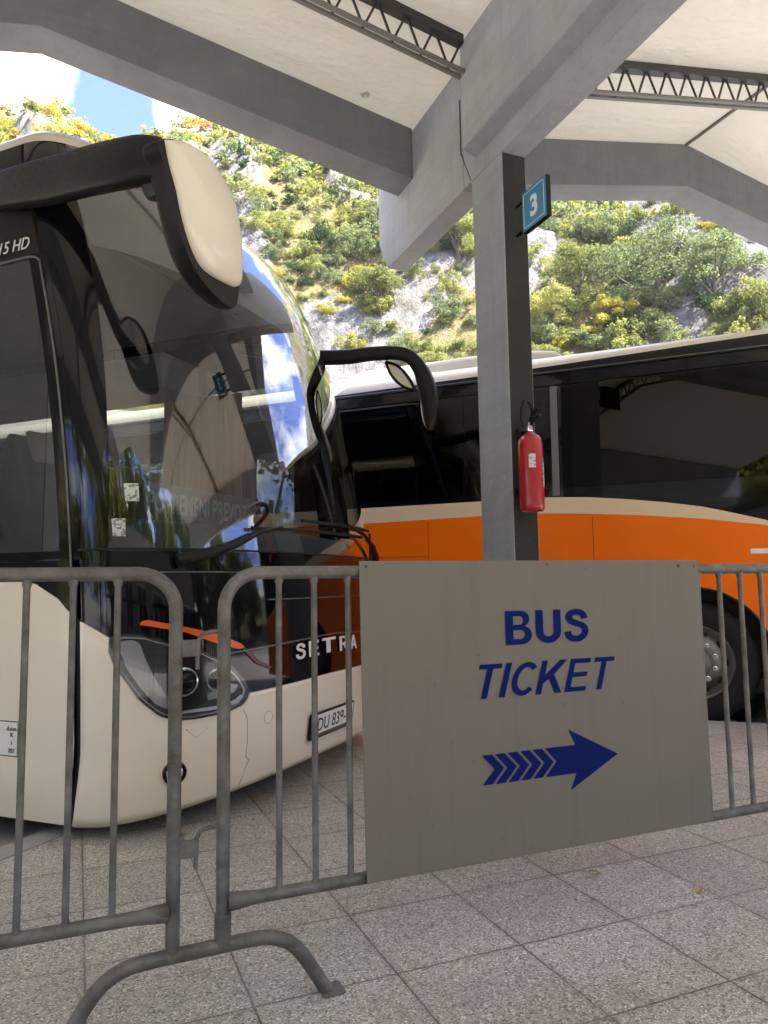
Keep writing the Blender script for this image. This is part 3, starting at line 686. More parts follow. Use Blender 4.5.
for sgn in (1, -1):
    fl = lambda pts: pts if sgn > 0 else [(-p[0], p[1]) for p in pts][::-1]
    h_ = outline_patch('headlight', fl(scale_uv(hl, 1.03)), M['lamp_dark'], .004)
    outline_patch('bezel', fl([(p[0]*.985-.008, p[1]) for p in scale_uv(hl, .965)]), M['lamp_in'], .0065, h_)
    outline_patch('lamp_bowl', fl(scale_uv(hl, .925)), M['lamp_dark'], .009, h_)
    # inner reflector blades and projector
    outline_patch('reflector', fl([(-.83, .82), (-.825, .845), (-.775, .85), (-.745, .835), (-.73, .78), (-.70, .70), (-.655, .615), (-.60, .545), (-.62, .535), (-.69, .575), (-.745, .645), (-.795, .725)]), M['lamp_in'], .012, h_)
    outline_patch('reflector', fl([(-.50, .57), (-.50, .60), (-.42, .632), (-.385, .62), (-.40, .59), (-.44, .572)]), M['lamp_in'], .012, h_)
    outline_patch('running_light', fl([(-.60, .525), (-.60, .537), (-.45, .541), (-.40, .556), (-.378, .576), (-.37, .563), (-.395, .538), (-.45, .524)]), M['chrome'], .013, h_)
    for (uc, zc, rr) in ((-.585, .66, .062), (-.47, .655, .05)):
        c = BP(uc*sgn, zc, .006); nrm = (BP(uc*sgn, zc, .1)-c).normalized(); Mr = Matrix.Translation(c) @ nrm.to_track_quat('Z', 'Y').to_matrix().to_4x4()
        b = MB(); b.lathe([(rr, 0), (rr, .012), (rr*.86, .014), (rr*.8, .006)], Mr, 28); b.build('lamp_ring', M['chrome'], h_, 40, xf=wl)
        b = MB(); b.lathe([(rr*.8, .004), (rr*.7, .014), (rr*.45, .022), (0, .026)], Mr, 28); b.build('projector_lens', M['blackgloss'], h_, 60, xf=wl)
    outline_patch('lens_cover', fl(scale_uv(hl, .99)), M['lens'], .034, h_)
    outline_patch('accent_stripe', fl(orange), M['amber'], .006)
    outline_patch('stripe_reflection', fl([(-.36, .775), (-.355, .785), (-.30, .72), (-.245, .675), (-.26, .672), (-.31, .705)]), M['reflection_red'], .004)  # faint reflection below the accent stripe, painted on as a dark red patch
    # fog lamp
    c = BP(-.607*sgn, .275, .004); nrm = (BP(-.607*sgn, .275, .1)-c).normalized(); Mr = Matrix.Translation(c) @ nrm.to_track_quat('Z', 'Y').to_matrix().to_4x4()
    b = MB(); b.lathe([(.052, -.01), (.052, .008), (.046, .012), (.043, .004), (.0, .0)], Mr, 28); fo = b.build('fog_light', M['blackgloss'], wb, 40, xf=wl)
    b = MB(); b.lathe([(.041, .004), (.03, .016), (0, .021)], Mr, 24); b.build('lens', M['chrome'], fo, 60, xf=wl)
# shut lines on the mask and the bumper
def seam(name, uz, r=.0028, m='blackmatte', off=.001):
    b = MB(); b.tube([BP(u, z, off) for u, z in uz], r, 6); return b.build(name, M[m], wb, 60, xf=wl)
seam('mask_line', [(u, .765+.035*(1-abs(u)/.42)) for u in np.linspace(-.41, .41, 40)], .004, 'rim', .003)
seam('mask_line', [(u, 1.005+.0*u) for u in np.linspace(-.25, .25, 30)], .003, 'rim', .002)
seam('mask_line', [(u, 1.243) for u in np.linspace(-.985, .985, 80)], .005, 'blackmatte', .003)
seam('mask_line', [(u, 1.14) for u in np.linspace(-.8, -.25, 40)], .003, 'rim', .001)
seam('bumper_seam', [(-.36, .50), (-.345, .46), (-.34, .36), (-.338, .28), (-.325, .26), (-.33, .24), (-.345, .15)], .0015, 'dash', 0)
seam('bumper_seam', [(.36, .50), (.345, .46), (.34, .36), (.338, .28), (.325, .26), (.33, .24), (.345, .15)], .0015, 'dash', 0)
for us_ in (-.26, .26): seam('parking_sensor', [(us_+.017*math.cos(a), .44+.030*math.sin(a)) for a in np.linspace(0, 2*PI, 20)], .0008, 'dash', 0)
for us_ in (-.535, .535): seam('tow_mark', [(us_-.04, .452), (us_+.04, .446), (us_, .412), (us_-.04, .452)], .0008, 'dash', 0)
# lettering across the mask
def surf_text(name, s, uc, z, size, m, off=.004, bold=.004, sx=1, rise=0):
    c = BP(uc, z, off); e = .02
    tx = (BP(uc+e, z, off)-BP(uc-e, z, off)).normalized(); nrm = (BP(uc, z, off+.05)-c).normalized()
    ty = nrm.cross(tx); ty.normalize()
    Mt = Matrix((tx, ty, nrm)).transposed().to_4x4(); Mt.translation = c
    return s, c, Mt
def place_text(name, s, uc, z, size, m, parent=None, off=.004, bold=.004, sx=1, shear=0):
    _, c, Mt = surf_text(name, s, uc, z, size, m, off)
    Ml = Matrix.Translation((-S0, -TCc, -ZR)) @ Mt
    return text_mesh(name, s, size, m, parent or wb, Ml, bold=bold, sx=sx, shear=shear, extrude=.0015)
for i, ch in enumerate('SETRA'):
    ua = -.1475+.0575*i; ub = ua+.044; zb = .692+.004*min(i, 4-i)
    b = word_mesh(ch, lambda x, y: BP(ua+(ub-ua)*x, zb+.082*y, .006)); b.build('letter', M['silvertext'], wb, 0, xf=wl)
place_text('model_lettering', '515 HD', -1.19, 2.70, .085, M['silvertext'], off=.004, bold=.0, sx=.9, shear=.2)
# number plate
def plate():
    c = BP(0, .33, .014); tx = Vector((0, 1, 0)); nrm = (BP(0, .33, .1)-BP(0, .33)).normalized(); ty = nrm.cross(tx)
    Mt = Matrix((tx, ty, nrm)).transposed().to_4x4(); Mt.translation = c; return Mt
Mt = plate(); b = MB(); b.box((-.262, -.068, -.012), (.262, .068, .004)); b.v = [tuple(Mt @ Vector(p)) for p in b.v]; pl = b.build('number_plate', M['blackmatte'], wb, 0, .003, xf=wl)
b = MB(); b.box((-.247, -.043, .0042), (.247, .060, .0056)); b.v = [tuple(Mt @ Vector(p)) for p in b.v]; b.build('plate_face', M['white'], pl, 0, xf=wl)
Ml = Matrix.Translation((-S0, -TCc, -ZR)) @ Mt @ Matrix.Translation((.005, -.028, .0058)); text_mesh('plate_text', 'DU 839-L', .098, M['text'], pl, Ml, bold=.001, sx=1.02, extrude=.0004)
b = MB(); b.box((-.247, -.060, .0042), (.247, -.048, .0052)); b.v = [tuple(Mt @ Vector(p)) for p in b.v]; b.build('plate_strip', M['rim'], pl, 0, xf=wl)
# stickers on the glass and side
M['sticker'] = label_mat('sticker_print', (.62, .66, .62), (.05, .16, .10), 60, 60)
M['sticker2'] = label_mat('sticker_print_grey', (.62, .62, .62), (.12, .12, .12), 120, 60)
outline_patch('sticker', [(-.772, 1.455), (-.772, 1.535), (-.711, 1.535), (-.711, 1.455)], M['sticker'], .002, n=6, nv=4)
outline_patch('sticker', [(-.836, 1.298), (-.836, 1.378), (-.778, 1.378), (-.778, 1.298)], M['sticker2'], .003, n=6, nv=4)
b = MB(); b.grid([[BP(u, z, .0015) for z in (.33, .485)] for u in (-1.66, -1.335)]); dl = b.build('owner_label', M['white'], wb, 0, xf=wl)
b = MB()
for (ua, ub, za, zb) in ((-1.66, -1.335, .481, .485), (-1.66, -1.335, .33, .334), (-1.339, -1.335, .33, .485)): b.grid([[BP(u, z, .003) for z in (za, zb)] for u in (ua, ub)])
b.build('label_border', M['text'], dl, 0, xf=wl)
for s_, z in (('d.o.o.', .443), ('DUBROVNIK', .415), ('8071', .38), ('707', .345)):
    if s_ in ('DUBROVNIK', '8071'): s_ = {'DUBROVNIK': 'K', '8071': '1'}[s_]
    place_text('label_text', s_, -1.375, z, .028, M['text'], dl, off=.003, bold=0)
# wipers
def wiper(arm, blade):
    b = MB(); b.tube([BP(*p) for p in arm], [.030, .026, .018, .012, .010][:len(arm)], 8); o = b.build('wiper_arm', M['blackmatte'], wb, 60, xf=wl)
    b = MB(); b.tube([BP(*p) for p in blade], .010, 6); b.build('wiper_blade', M['rubber'], o, 60, xf=wl)
wiper([(-.60, 1.185, .04), (-.50, 1.215, .05), (-.38, 1.265, .05), (-.28, 1.33, .045), (-.18, 1.365, .035)], [(-.30, 1.352, .025), (-.2, 1.358, .025), (-.05, 1.365, .025), (.12, 1.37, .025), (.25, 1.372, .025)])
wiper([(.60, 1.185, .04), (.5, 1.25, .05), (.38, 1.32, .05), (.25, 1.385, .045), (.12, 1.43, .035)], [(-.08, 1.418, .025), (.08, 1.425, .025), (.25, 1.43, .025), (.45, 1.435, .025)])
seam('wiper_hose', [(.50, 1.42), (.56, 1.36), (.62, 1.26), (.66, 1.15)], .008, 'blackmatte', .03)
# wheels
def wheel(parent, s, t, z, rad, side, xf, detail=True):
    Mr = Matrix.Translation((s, t, z)) @ Matrix.Rotation(R(90)*side, 4, 'X')       # axis along -t for side=+1
    rr = rad
    b = MB(); b.lathe([(rr*.60, -.02), (rr*.62, .012), (rr*.72, .022), (rr*.90, .014), (rr*.97, -.012), (rr, -.045), (rr, -.25), (rr*.9, -.29), (rr*.6, -.28)], Mr, 56, caps=False)
    wh = b.build('wheel', M['rubber'], parent, 40, xf=xf)
    b = MB(); b.lathe([(rr*.57, -.2), (rr*.565, .0), (rr*.60, .012), (rr*.615, .006), (rr*.60, -.01), (rr*.55, -.03), (rr*.50, -.045), (rr*.44, -.028), (rr*.36, .0), (rr*.30, .008), (rr*.24, .006), (rr*.235, .045), (rr*.19, .06), (0, .062)], Mr, 48, caps=False); b.build('rim', M['rim'], wh, 40, xf=xf)
    b = MB()
    for k in range(10):
        a = 2*PI*k/10+.31; Mn = Mr @ Matrix.Translation((rr*.325*math.cos(a), rr*.325*math.sin(a), .004))
        b.lathe([(.021, 0), (.021, .004), (.015, .006), (.014, .026), (.009, .032), (0, .033)], Mn, 8)
    b.build('wheel_nuts', M['chrome'], wh, 40, xf=xf)
    b = MB()
    for k in range(10):
        a = 2*PI*(k+.5)/10+.31; Mn = Mr @ Matrix.Translation((rr*.475*math.cos(a), rr*.475*math.sin(a), -.0355)) @ Matrix.Rotation(a, 4, 'Z')
        b.lathe([(.0, .006), (.026, .005), (.026, .0)], Mn @ Matrix.Diagonal((.7, 1.2, 1, 1)), 14)
    b.build('rim_holes', M['blackmatte'], wh, 40, xf=xf)
    return wh
def arch_disc(parent, s, t, z, rad, xf, w=.004):
    b = MB(); n = 40; pts = [(s+rad*math.cos(a), z+rad*math.sin(a)) for a in np.linspace(0, 2*PI, n, endpoint=False)]
    pts = [p for p in pts if p[1] > .03]
    b.prism([(p[0], p[1]) for p in pts], 'y', t-w, t+w); return b.build('wheel_arch', M['blackmatte'], parent, 0, xf=xf)
for s_ in (-5.0, -11.2):
    for sd_, t_ in ((1, TCc-1.267), (-1, TCc+1.267)):
        arch_disc(wb, s_, t_, .43, .56, wl); wheel(wb, s_, t_ - sd_*.012, .43, .475, sd_, wl)
# mirrors: flat black arm that bends down round a cream front cover
def sweep(path, axes, hw, hd, n=16, pw=.6):
    """superellipse section: hw across, hd along the given depth axis"""
    b = MB(); vs = []; m = len(path)
    for i, p in enumerate(path):
        t = (path[min(i+1, m-1)]-path[max(i-1, 0)]).normalized(); D = axes[i]; D = (D-t*D.dot(t)).normalized(); Wd = t.cross(D)
        for k in range(n):
            a = 2*PI*k/n; ca, sa = math.cos(a), math.sin(a)
            vs.append(p + Wd*hw[i]*math.copysign(abs(ca)**pw, ca) + D*hd[i]*math.copysign(abs(sa)**pw, sa))
    b.add(vs, [(i*n+k, i*n+(k+1) % n, (i+1)*n+(k+1) % n, (i+1)*n+k) for i in range(m-1) for k in range(n)] + [list(range(n))[::-1], list(range((m-1)*n, m*n))])
    return b
def ramp_(i, m, xs, ys): return float(np.interp(i/(m-1), xs, ys))
def mirror_arm(pts, fx, split):
    path = smooth_path([fx(p) for p in pts], 5); m = len(path); k = split*5
    ax = [Vector((0, 1, 0)).lerp(Vector((-1, 0, 0)), min(1, max(0, (i-k+8)/12))) for i in range(m)]
    f = k/(m-1)
    hw = [ramp_(i, m, [0, .05, f*.5, f*.86, f+.05, f+.2, .8, .93, 1], [.05, .095, .105, .095, .055, .040, .042, .056, .045]) for i in range(m)]
    hd = [ramp_(i, m, [0, .05, f*.86, f+.05, 1], [.03, .05, .05, .065, .05]) for i in range(m)]
    return sweep(path, ax, hw, hd).build('mirror_arm', M['blackmatte'], wb, 45, xf=wl)
ARM = [(-3.25, 2.56, 3.03), (-3.06, 2.50, 3.024), (-2.79, 2.434, 2.966), (-2.53, 2.37, 2.905), (-2.29, 2.30, 2.846), (-2.06, 2.24, 2.79), (-1.93, 2.225, 2.765), (-1.86, 2.24, 2.757)]
COV = [(2.188, 2.797), (2.266, 2.838), (2.355, 2.863), (2.443, 2.868), (2.55, 2.832), (2.642, 2.754), (2.689, 2.637), (2.706, 2.518), (2.691, 2.40), (2.57, 2.375), (2.449, 2.375), (2.388, 2.405), (2.335, 2.465), (2.293, 2.545), (2.258, 2.635), (2.215, 2.718)]
HOU = [(2.150, 2.775), (2.200, 2.812), (2.266, 2.845), (2.355, 2.871), (2.445, 2.876), (2.555, 2.840), (2.650, 2.760), (2.698, 2.638), (2.715, 2.518), (2.706, 2.40), (2.694, 2.325), (2.660, 2.288), (2.58, 2.285), (2.47, 2.312), (2.375, 2.362), (2.312, 2.435), (2.265, 2.53), (2.228, 2.62), (2.185, 2.705), (2.150, 2.745)]
def shell(name, outline, ks, m, par):
    P2 = smooth_path([(0, *p) for p in outline + [outline[0]]], 3)[:-1]; n2 = len(P2); cy2 = sum(p.y for p in P2)/n2; cz2 = sum(p.z for p in P2)/n2
    b = MB(); vs = []
    for k_, s_ in ks: vs += [(s_, cy2+(p.y-cy2)*k_, cz2+(p.z-cz2)*k_) for p in P2]
    b.add(vs, [(i*n2+k, i*n2+(k+1) % n2, (i+1)*n2+(k+1) % n2, (i+1)*n2+k) for i in range(len(ks)-1) for k in range(n2)] + [list(range(n2))[::-1], list(range((len(ks)-1)*n2, len(ks)*n2))]); return b.build(name, m, par, 50, xf=wl)
apath = smooth_path([Vector(p) for p in ARM], 5); am = len(apath)
near = sweep(apath, [Vector((0, 1, 0))]*am, [ramp_(i, am, [0, .05, .4, .8, 1], [.05, .09, .105, .098, .085]) for i in range(am)], [ramp_(i, am, [0, .05, .8, 1], [.03, .05, .05, .04]) for i in range(am)], 20, .5).build('mirror_arm', M['blackmatte'], wb, 45, xf=wl)
seam_pts = [(-2.43, 2.30, 2.99), (-2.40, 2.275, 2.88), (-2.36, 2.27, 2.79)]
hd_ = shell('mirror_housing', HOU, [(.86, -1.895), (.95, -1.888), (.985, -1.87), (1.0, -1.84), (1.0, -1.812), (.99, -1.803)], M['blackmatte'], near)
shell('mirror_cover', COV, [(1.0, -1.806), (1.0, -1.796), (.975, -1.782), (.90, -1.768), (.70, -1.75), (.40, -1.74), (.02, -1.737)], M['cream'], hd_)
shell('mirror_glass', COV, [(.80, -1.899), (.80, -1.8955)], M['chrome'], hd_)
b = MB(); b.lathe([(0, -.03), (.05, -.025), (.06, 0), (.05, .025), (0, .03)], Matrix.Translation((-1.90, 2.26, 2.665)) @ Matrix.Rotation(R(90), 4, 'X'), 24); b.build('pivot_cap', M['dash'], near, 50, xf=wl)
# the far mirror is turned outwards: its edge and a slip of its glass are towards the platform
FP = [(-3.25, 4.90, 2.96), (-2.95, 4.92, 2.90), (-2.66, 4.94, 2.83)] + [(-2.374, 5.000, 2.810), (-2.187, 5.050, 2.823), (-2.002, 5.100, 2.819), (-1.896, 5.140, 2.785), (-1.820, 5.170, 2.683), (-1.782, 5.190, 2.544), (-1.765, 5.200, 2.390), (-1.769, 5.200, 2.222)]
fpath = smooth_path([Vector(p) for p in FP], 5); fm = len(fpath)
fax = [Vector((0, 1, 0)) for _ in range(fm)]
far = sweep(fpath, fax, [ramp_(i, fm, [0, .1, .5, .68, .8, .93, 1], [.04, .058, .047, .055, .07, .055, .02]) for i in range(fm)], [ramp_(i, fm, [0, .1, .6, 1], [.03, .05, .06, .04]) for i in range(fm)]).build('mirror_arm', M['blackmatte'], wb, 45, xf=wl)
fc = Vector((-1.80, 5.29, 2.46))
b = MB(); b.lathe([(.0, .075), (.07, .07), (.14, .05), (.18, .02), (.19, -.02), (.17, -.05)], Matrix.Translation(fc) @ Matrix.Rotation(R(-90), 4, 'X') @ Matrix.Diagonal((.36, 1.15, .7, 1)), 28); fh = b.build('mirror_cover', M['cream'], far, 50, xf=wl)
b = MB(); gp = smooth_path([Vector(p) for p in [(-2.085, 5.120, 2.766), (-1.987, 5.120, 2.722), (-1.907, 5.120, 2.626), (-1.861, 5.120, 2.528), (-1.925, 5.120, 2.544), (-1.997, 5.120, 2.599), (-2.053, 5.120, 2.676), (-2.085, 5.120, 2.766)]], 3); 
b.tube(gp, .012, 6); b.build('mirror_rim', M['blackmatte'], far, 50, xf=wl)
b = MB(); b.add([tuple(p) for p in gp[:-1]], [list(range(len(gp)-1))]); b.build('mirror_glass', M['cream'], far, 0, xf=wl)  # painted cream for the reflection this glass would show

# cabin: dashboard, seats, curtain, steering wheel
b = MB(); rows = []
for u in np.linspace(-.80, .80, 40):
    p = BP(u, 1.30); q_ = BP(u, 1.0)
    ins_ = Vector((TCc*0-.0, 0, 0))
    rows.append([(p.x-.05, TCc+(p.y-TCc)*.965, 1.24), (p.x-.16, TCc+(p.y-TCc)*.95, 1.36), (p.x-.34, TCc+(p.y-TCc)*.94, 1.40), (-2.78, TCc+(p.y-TCc)*.94, 1.40), (-2.86, TCc+(p.y-TCc)*.94, 1.33), (-2.86, TCc+(p.y-TCc)*.94, .55)])
b.grid(rows); b.build('dashboard', M['dash'], wb, 40, xf=wl)
def seat(s, t, z, tilt=.22, w=.23, name='seat'):
    b = MB(); b.box((s-.26, t-w, z+.36), (s+.26, t+w, z+.50)); o = b.build(name, M['seat'], wb, 40, .05, 3, xf=wl)
    b = MB(); prof = [(-.14, .46), (-.10, .44), (-.02, .60), (-.05, .80), (-.12, 1.0), (-.17, 1.14), (-.23, 1.16), (-.26, 1.10), (-.22, .90), (-.18, .60)]
    b.prism([(s-.12+a, z+c) for a, c in prof], 'y', t-w, t+w); b.build('backrest', M['seat'], o, 40, .045, 3, xf=wl)
    b = MB(); b.prism([(s-.26, z+.98), (s-.225, z+.97), (s-.275, z+1.155), (s-.32, z+1.15)], 'y', t-w*.75, t+w*.75); b.v = [(p[0]+.03, p[1], p[2]+.02) for p in b.v]; b.build('headrest', M['headrest'], o, 40, .02, 2, xf=wl)
    return o
seat(-3.35, TCc+.72, .62, name='driver_seat'); seat(-3.1, TCc-.62, .78, name='guide_seat')
for i in range(7):
    for t_ in (-.95, -.48, .48, .95): seat(-4.5-.85*i, TCc+t_, 1.0, name='passenger_seat')
def curtain_mat():
    m = mat('brown_curtain', (.30, .15, .075), .9, spec=.1); return m
M['curtain'] = curtain_mat()
b = MB(); rows = []
for z in (1.35, 2.0, 2.62): rows.append([(-3.25-.75*i/60, TCc+1.15+.028*math.sin(i*1.05)+.01*math.sin(i*.4), z) for i in range(61)])
b.grid(rows); b.build('curtain', M['curtain'], wb, 60, xf=wl)
b = MB(); rows = []
for z in (1.35, 2.0, 2.62): rows.append([(-3.9-.3*i/24, TCc-1.15+.022*math.sin(i*1.05), z) for i in range(25)])
b.grid(rows); b.build('curtain', M['curtain'], wb, 60, xf=wl)
b = MB(); c = Vector((-2.98, TCc+.70, 1.52)); ax = Vector((-.55, 0, .83)); Mr = Matrix.Translation(c) @ ax.to_track_quat('Z', 'Y').to_matrix().to_4x4()
b.tube([Mr @ Vector((.235*math.cos(a), .235*math.sin(a), 0)) for a in np.linspace(0, 2*PI, 33)], .016, 8, caps=False); b.tube([Mr @ Vector((-.23, 0, 0)), Mr @ Vector((0, 0, -.03)), Mr @ Vector((.23, 0, 0))], .018, 8); b.tube([Mr @ Vector((0, 0, -.03)), Mr @ Vector((0, 0, -.35))], .03, 8)
b.build('steering_wheel', M['blackmatte'], wb, 60, xf=wl)
# destination card on the dashboard
dbd = empty('destination_board', tuple(ST(-2.42, TCc-.48, 1.40)), R(-45)); tag(dbd, 'dark destination card lying behind the windscreen of the cream coach', 'board')
M['cardtext'] = mat('card_lettering', (.13, .19, .19), .7)
b = MB(); b.box((-.012, -.46, .0), (.0, .46, .19)); b.build('card', M['dash'], dbd, 0)
Mt2 = Matrix(((0, 0, 1, .0015), (1, 0, 0, 0), (0, 1, 0, .045), (0, 0, 0, 1))); text_mesh('card_text', 'POVREMENI PREVOZ', .145, M['cardtext'], dbd, Mt2, bold=.003, sx=.64)
# overhead roller blind and dome inside the windscreen
b = MB(); rows = []
for z in np.linspace(2.75, 3.25, 6): rows.append([Vector((BP(u, z).x-.10, TCc+(BP(u, z).y-TCc)*.95, z)) for u in np.linspace(-.70, .70, 30)])
b.grid(rows); b.build('sun_blind', M['interior'], wb, 60, xf=wl)

# ------------------------------------------------------------------ orange bus
OT = 6.35; OW = 2.5; OC = OT + OW/2; ON = 2.25
ob = empty('coach', tuple(ST(ON, OC, ZR)), R(-45)); tag(ob, 'orange and cream bus with dark windows parked behind the grey column', 'coach')
def ol(p): return (p[0]-ON, p[1]-OC, p[2]-ZR)
def side_t(z):   # the side leans in slightly above the belt and rounds into the roof
    return float(np.interp(z, [.1, .5, 1.6, 2.75, 2.95, 3.0, 3.05, 3.09, 3.12], [.03, 0, 0, .06, .085, .11, .16, .25, .42]))
OUT = [(-9.7, 'r')]
wave_t = interp([(-12, 1.80), (-2.63, 1.79), (-1.7, 1.79), (-1.18, 1.795), (-.8, 1.775), (-.52, 1.745), (-.2, 1.70), (.08, 1.65), (.3, 1.59), (.55, 1.515), (1.0, 1.37), (2.0, 1.1)])
wave_b = interp([(-12, 1.645), (-2.63, 1.645), (-1.7, 1.66), (-1.18, 1.657), (-.8, 1.635), (-.37, 1.60), (.1, 1.548), (.55, 1.478), (1.0, 1.34), (2.0, 1.08)])
def ogrid(name, s0, s1, ns, lo, hi, nz_, m, off=0.0, parent=None, both=True, solid=0):
    lo = lo if callable(lo) else (lambda u, c=lo: c); hi = hi if callable(hi) else (lambda u, c=hi: c); r_ = None
    for sd_ in ((1, -1) if both else (1,)):
        b = MB(); rows = []
        for i in range(ns+1):
            s = s0+(s1-s0)*i/ns; row = []
            for j in range(nz_+1):
                z = lo(s)+(hi(s)-lo(s))*j/nz_; t = OT+side_t(z)-off
                row.append((s, t if sd_ > 0 else 2*OC-t, z))
            rows.append(row)
        b.grid(rows); o = b.build(name, m, parent or ob, 40, xf=ol, solid=solid); r_ = r_ or o
    return r_
# lower skirt with a round cut for the front and rear wheels
WS, WZ, WR_ = -.02, .445, .475
def skirt_lo(s):
    z = .16
    for c in (WS, -6.3):
        d = abs(s-c)
        if d < .56: z = max(z, WZ+math.sqrt(.56**2-d*d))
    return z
b = MB()
for sd_ in (1, -1):
    ss = sorted(set(list(np.linspace(-9.7, 2.0, 60)) + [c+.56*math.cos(a) for c in (WS, -6.3) for a in np.linspace(0, PI, 40)]))
    b2 = MB(); rows = []
    for s in ss:
        lo, hi = skirt_lo(s), wave_b(s); rows.append([(s, (OT+side_t(lo+(hi-lo)*j/8)) if sd_ > 0 else 2*OC-(OT+side_t(lo+(hi-lo)*j/8)), lo+(hi-lo)*j/8) for j in range(9)])
    b2.grid(rows); b2.build('side_panel', M['orange'], ob, 40, xf=ol)
ogrid('cream_swoosh', -9.7, 2.0, 80, wave_b, wave_t, 3, M['swoosh'], .001)
ogrid('window_band', -9.7, 2.0, 60, wave_t, 2.78, 10, M['blackgloss'], -.012)
ogrid('upper_fascia', -9.7, 2.0, 30, 2.78, 2.885, 3, M['blackgloss'], .004)
gut = interp([(-12, 2.90), (-3, 2.925), (-1.7, 2.942), (-1.1, 2.953), (.63, 3.005), (2, 3.05)])
ogrid('gutter', -9.7, 2.0, 40, 2.885, gut, 4, M['blackmatte'], .016)
ogrid('gutter', -9.7, 2.0, 10, 2.898, 2.906, 1, M['rim'], .019)
for (a, c) in ((-9.6, -7.9), (-7.86, -6.0), (-5.96, -4.2), (-4.16, -2.32), (-2.3, -1.86), (-1.84, -1.09), (-.99, 1.15)):
    ogrid('window', a, c, 10, (lambda s: max(1.80, wave_t(s)+.06)) if c < 0 else (lambda s: max(1.87-.0*s, wave_t(s)+.05)), 2.755, 6, M['darkglass'], .003)
ogrid('window_post', -1.07, -1.01, 2, 1.80, 2.77, 6, M['steel_grey'], .001)
b = MB(); rows = []
for s in np.linspace(-9.7, 2.0, 40):
    zs_ = list(np.linspace(gut(s)-.004, 3.12, 8))
    row = [(s, OT+side_t(z)-.006, z) for z in zs_] + [(s, OC-.5, 3.15), (s, OC, 3.16), (s, OC+.5, 3.15)] + [(s, 2*OC-OT-side_t(z)+.006, z) for z in zs_[::-1]]; rows.append(row)
b.grid(rows); b.build('roof', M['roofcream'], ob, 50, xf=ol)
b = MB(); b.prism([(-3.5, 3.12), (-3.45, 3.26), (-3.1, 3.33), (-1.5, 3.34), (-1.1, 3.28), (-.95, 3.12)], 'y', OT+.65, OC+.75); b.build('roof_unit', M['roofcream'], ob, 40, .05, 3, xf=ol)
for s in (2.0, -9.7):
    b = MB(); b.add([(s, OT+side_t(.2), .2), (s, 2*OC-OT-side_t(.2), .2), (s, 2*OC-OT-.06, 2.75), (s, 2*OC-OT-.3, 3.1), (s, OT+.3, 3.1), (s, OT+.06, 2.75)], [(0, 1, 2, 3, 4, 5)])
    b.build('front_wall' if s > 0 else 'rear_wall', M['orange'], ob, 0, xf=ol)
b = MB(); b.box((-9.6, OT+.1, .2), (1.95, 2*OC-OT-.1, .3)); b.build('underfloor', M['blackmatte'], ob, 0, xf=ol)
b = MB(); b.box((-9.6, OT+.13, 1.2), (1.95, 2*OC-OT-.13, 1.26)); b.box((-9.6, OT+.2, 2.86), (1.95, 2*OC-OT-.2, 2.9)); b.build('cabin_floor', M['interior'], ob, 0, xf=ol)
for i in range(9):
    for t_ in (.35, .8, 1.7, 2.15):
        s = -8.5+.95*i; b = MB(); b.prism([(s-.12, 1.7), (s+.28, 1.7), (s+.28, 1.62), (s-.1, 1.6), (s-.24, 2.36), (s-.18, 2.4), (s-.1, 2.36)][::-1], 'y', OT+t_-.2, OT+t_+.2); b.build('passenger_seat', M['seat'], ob, 40, .03, xf=ol)
for s_ in (WS, -6.3):
    for sd_, t_ in ((1, OT), (-1, 2*OC-OT)):
        b = MB(); b.lathe([(.57, -.01), (.57, -.35), (0, -.35)], Matrix.Translation((s_, t_, WZ)) @ Matrix.Rotation(R(90)*sd_, 4, 'X'), 40, caps=False); b.build('wheel_arch', M['blackmatte'], ob, 40, xf=ol)
        wheel(ob, s_, t_+sd_*.045, WZ-.02, WR_, sd_, ol)
# arch lip, panel seams, white plate
b = MB(); b.tube([(WS+.56*math.cos(a), OT-.004, WZ+.56*math.sin(a)) for a in np.linspace(-.3, PI+.3, 40)], .012, 6); b.build('arch_lip', M['blackmatte'], ob, 60, xf=ol)
def oseam(name, pts, r=.0016): 
    b = MB(); b.tube([(p[0], OT+side_t(p[1])-.0005, p[1]) for p in pts], r, 6); b.build(name, M['blackmatte'], ob, 60, xf=ol)
oseam('panel_seam', [(-2.2, z) for z in np.linspace(.3, 1.63, 8)]); oseam('panel_seam', [(s, 1.32) for s in np.linspace(-4, -2.2, 8)]); oseam('panel_seam', [(-.75, z) for z in np.linspace(.3, 1.6, 8)])
b = MB(); b.box((.42, OT-.008, 1.262), (.9, OT+.01, 1.30)); b.build('white_plate', M['white'], ob, 0, .002, xf=ol)

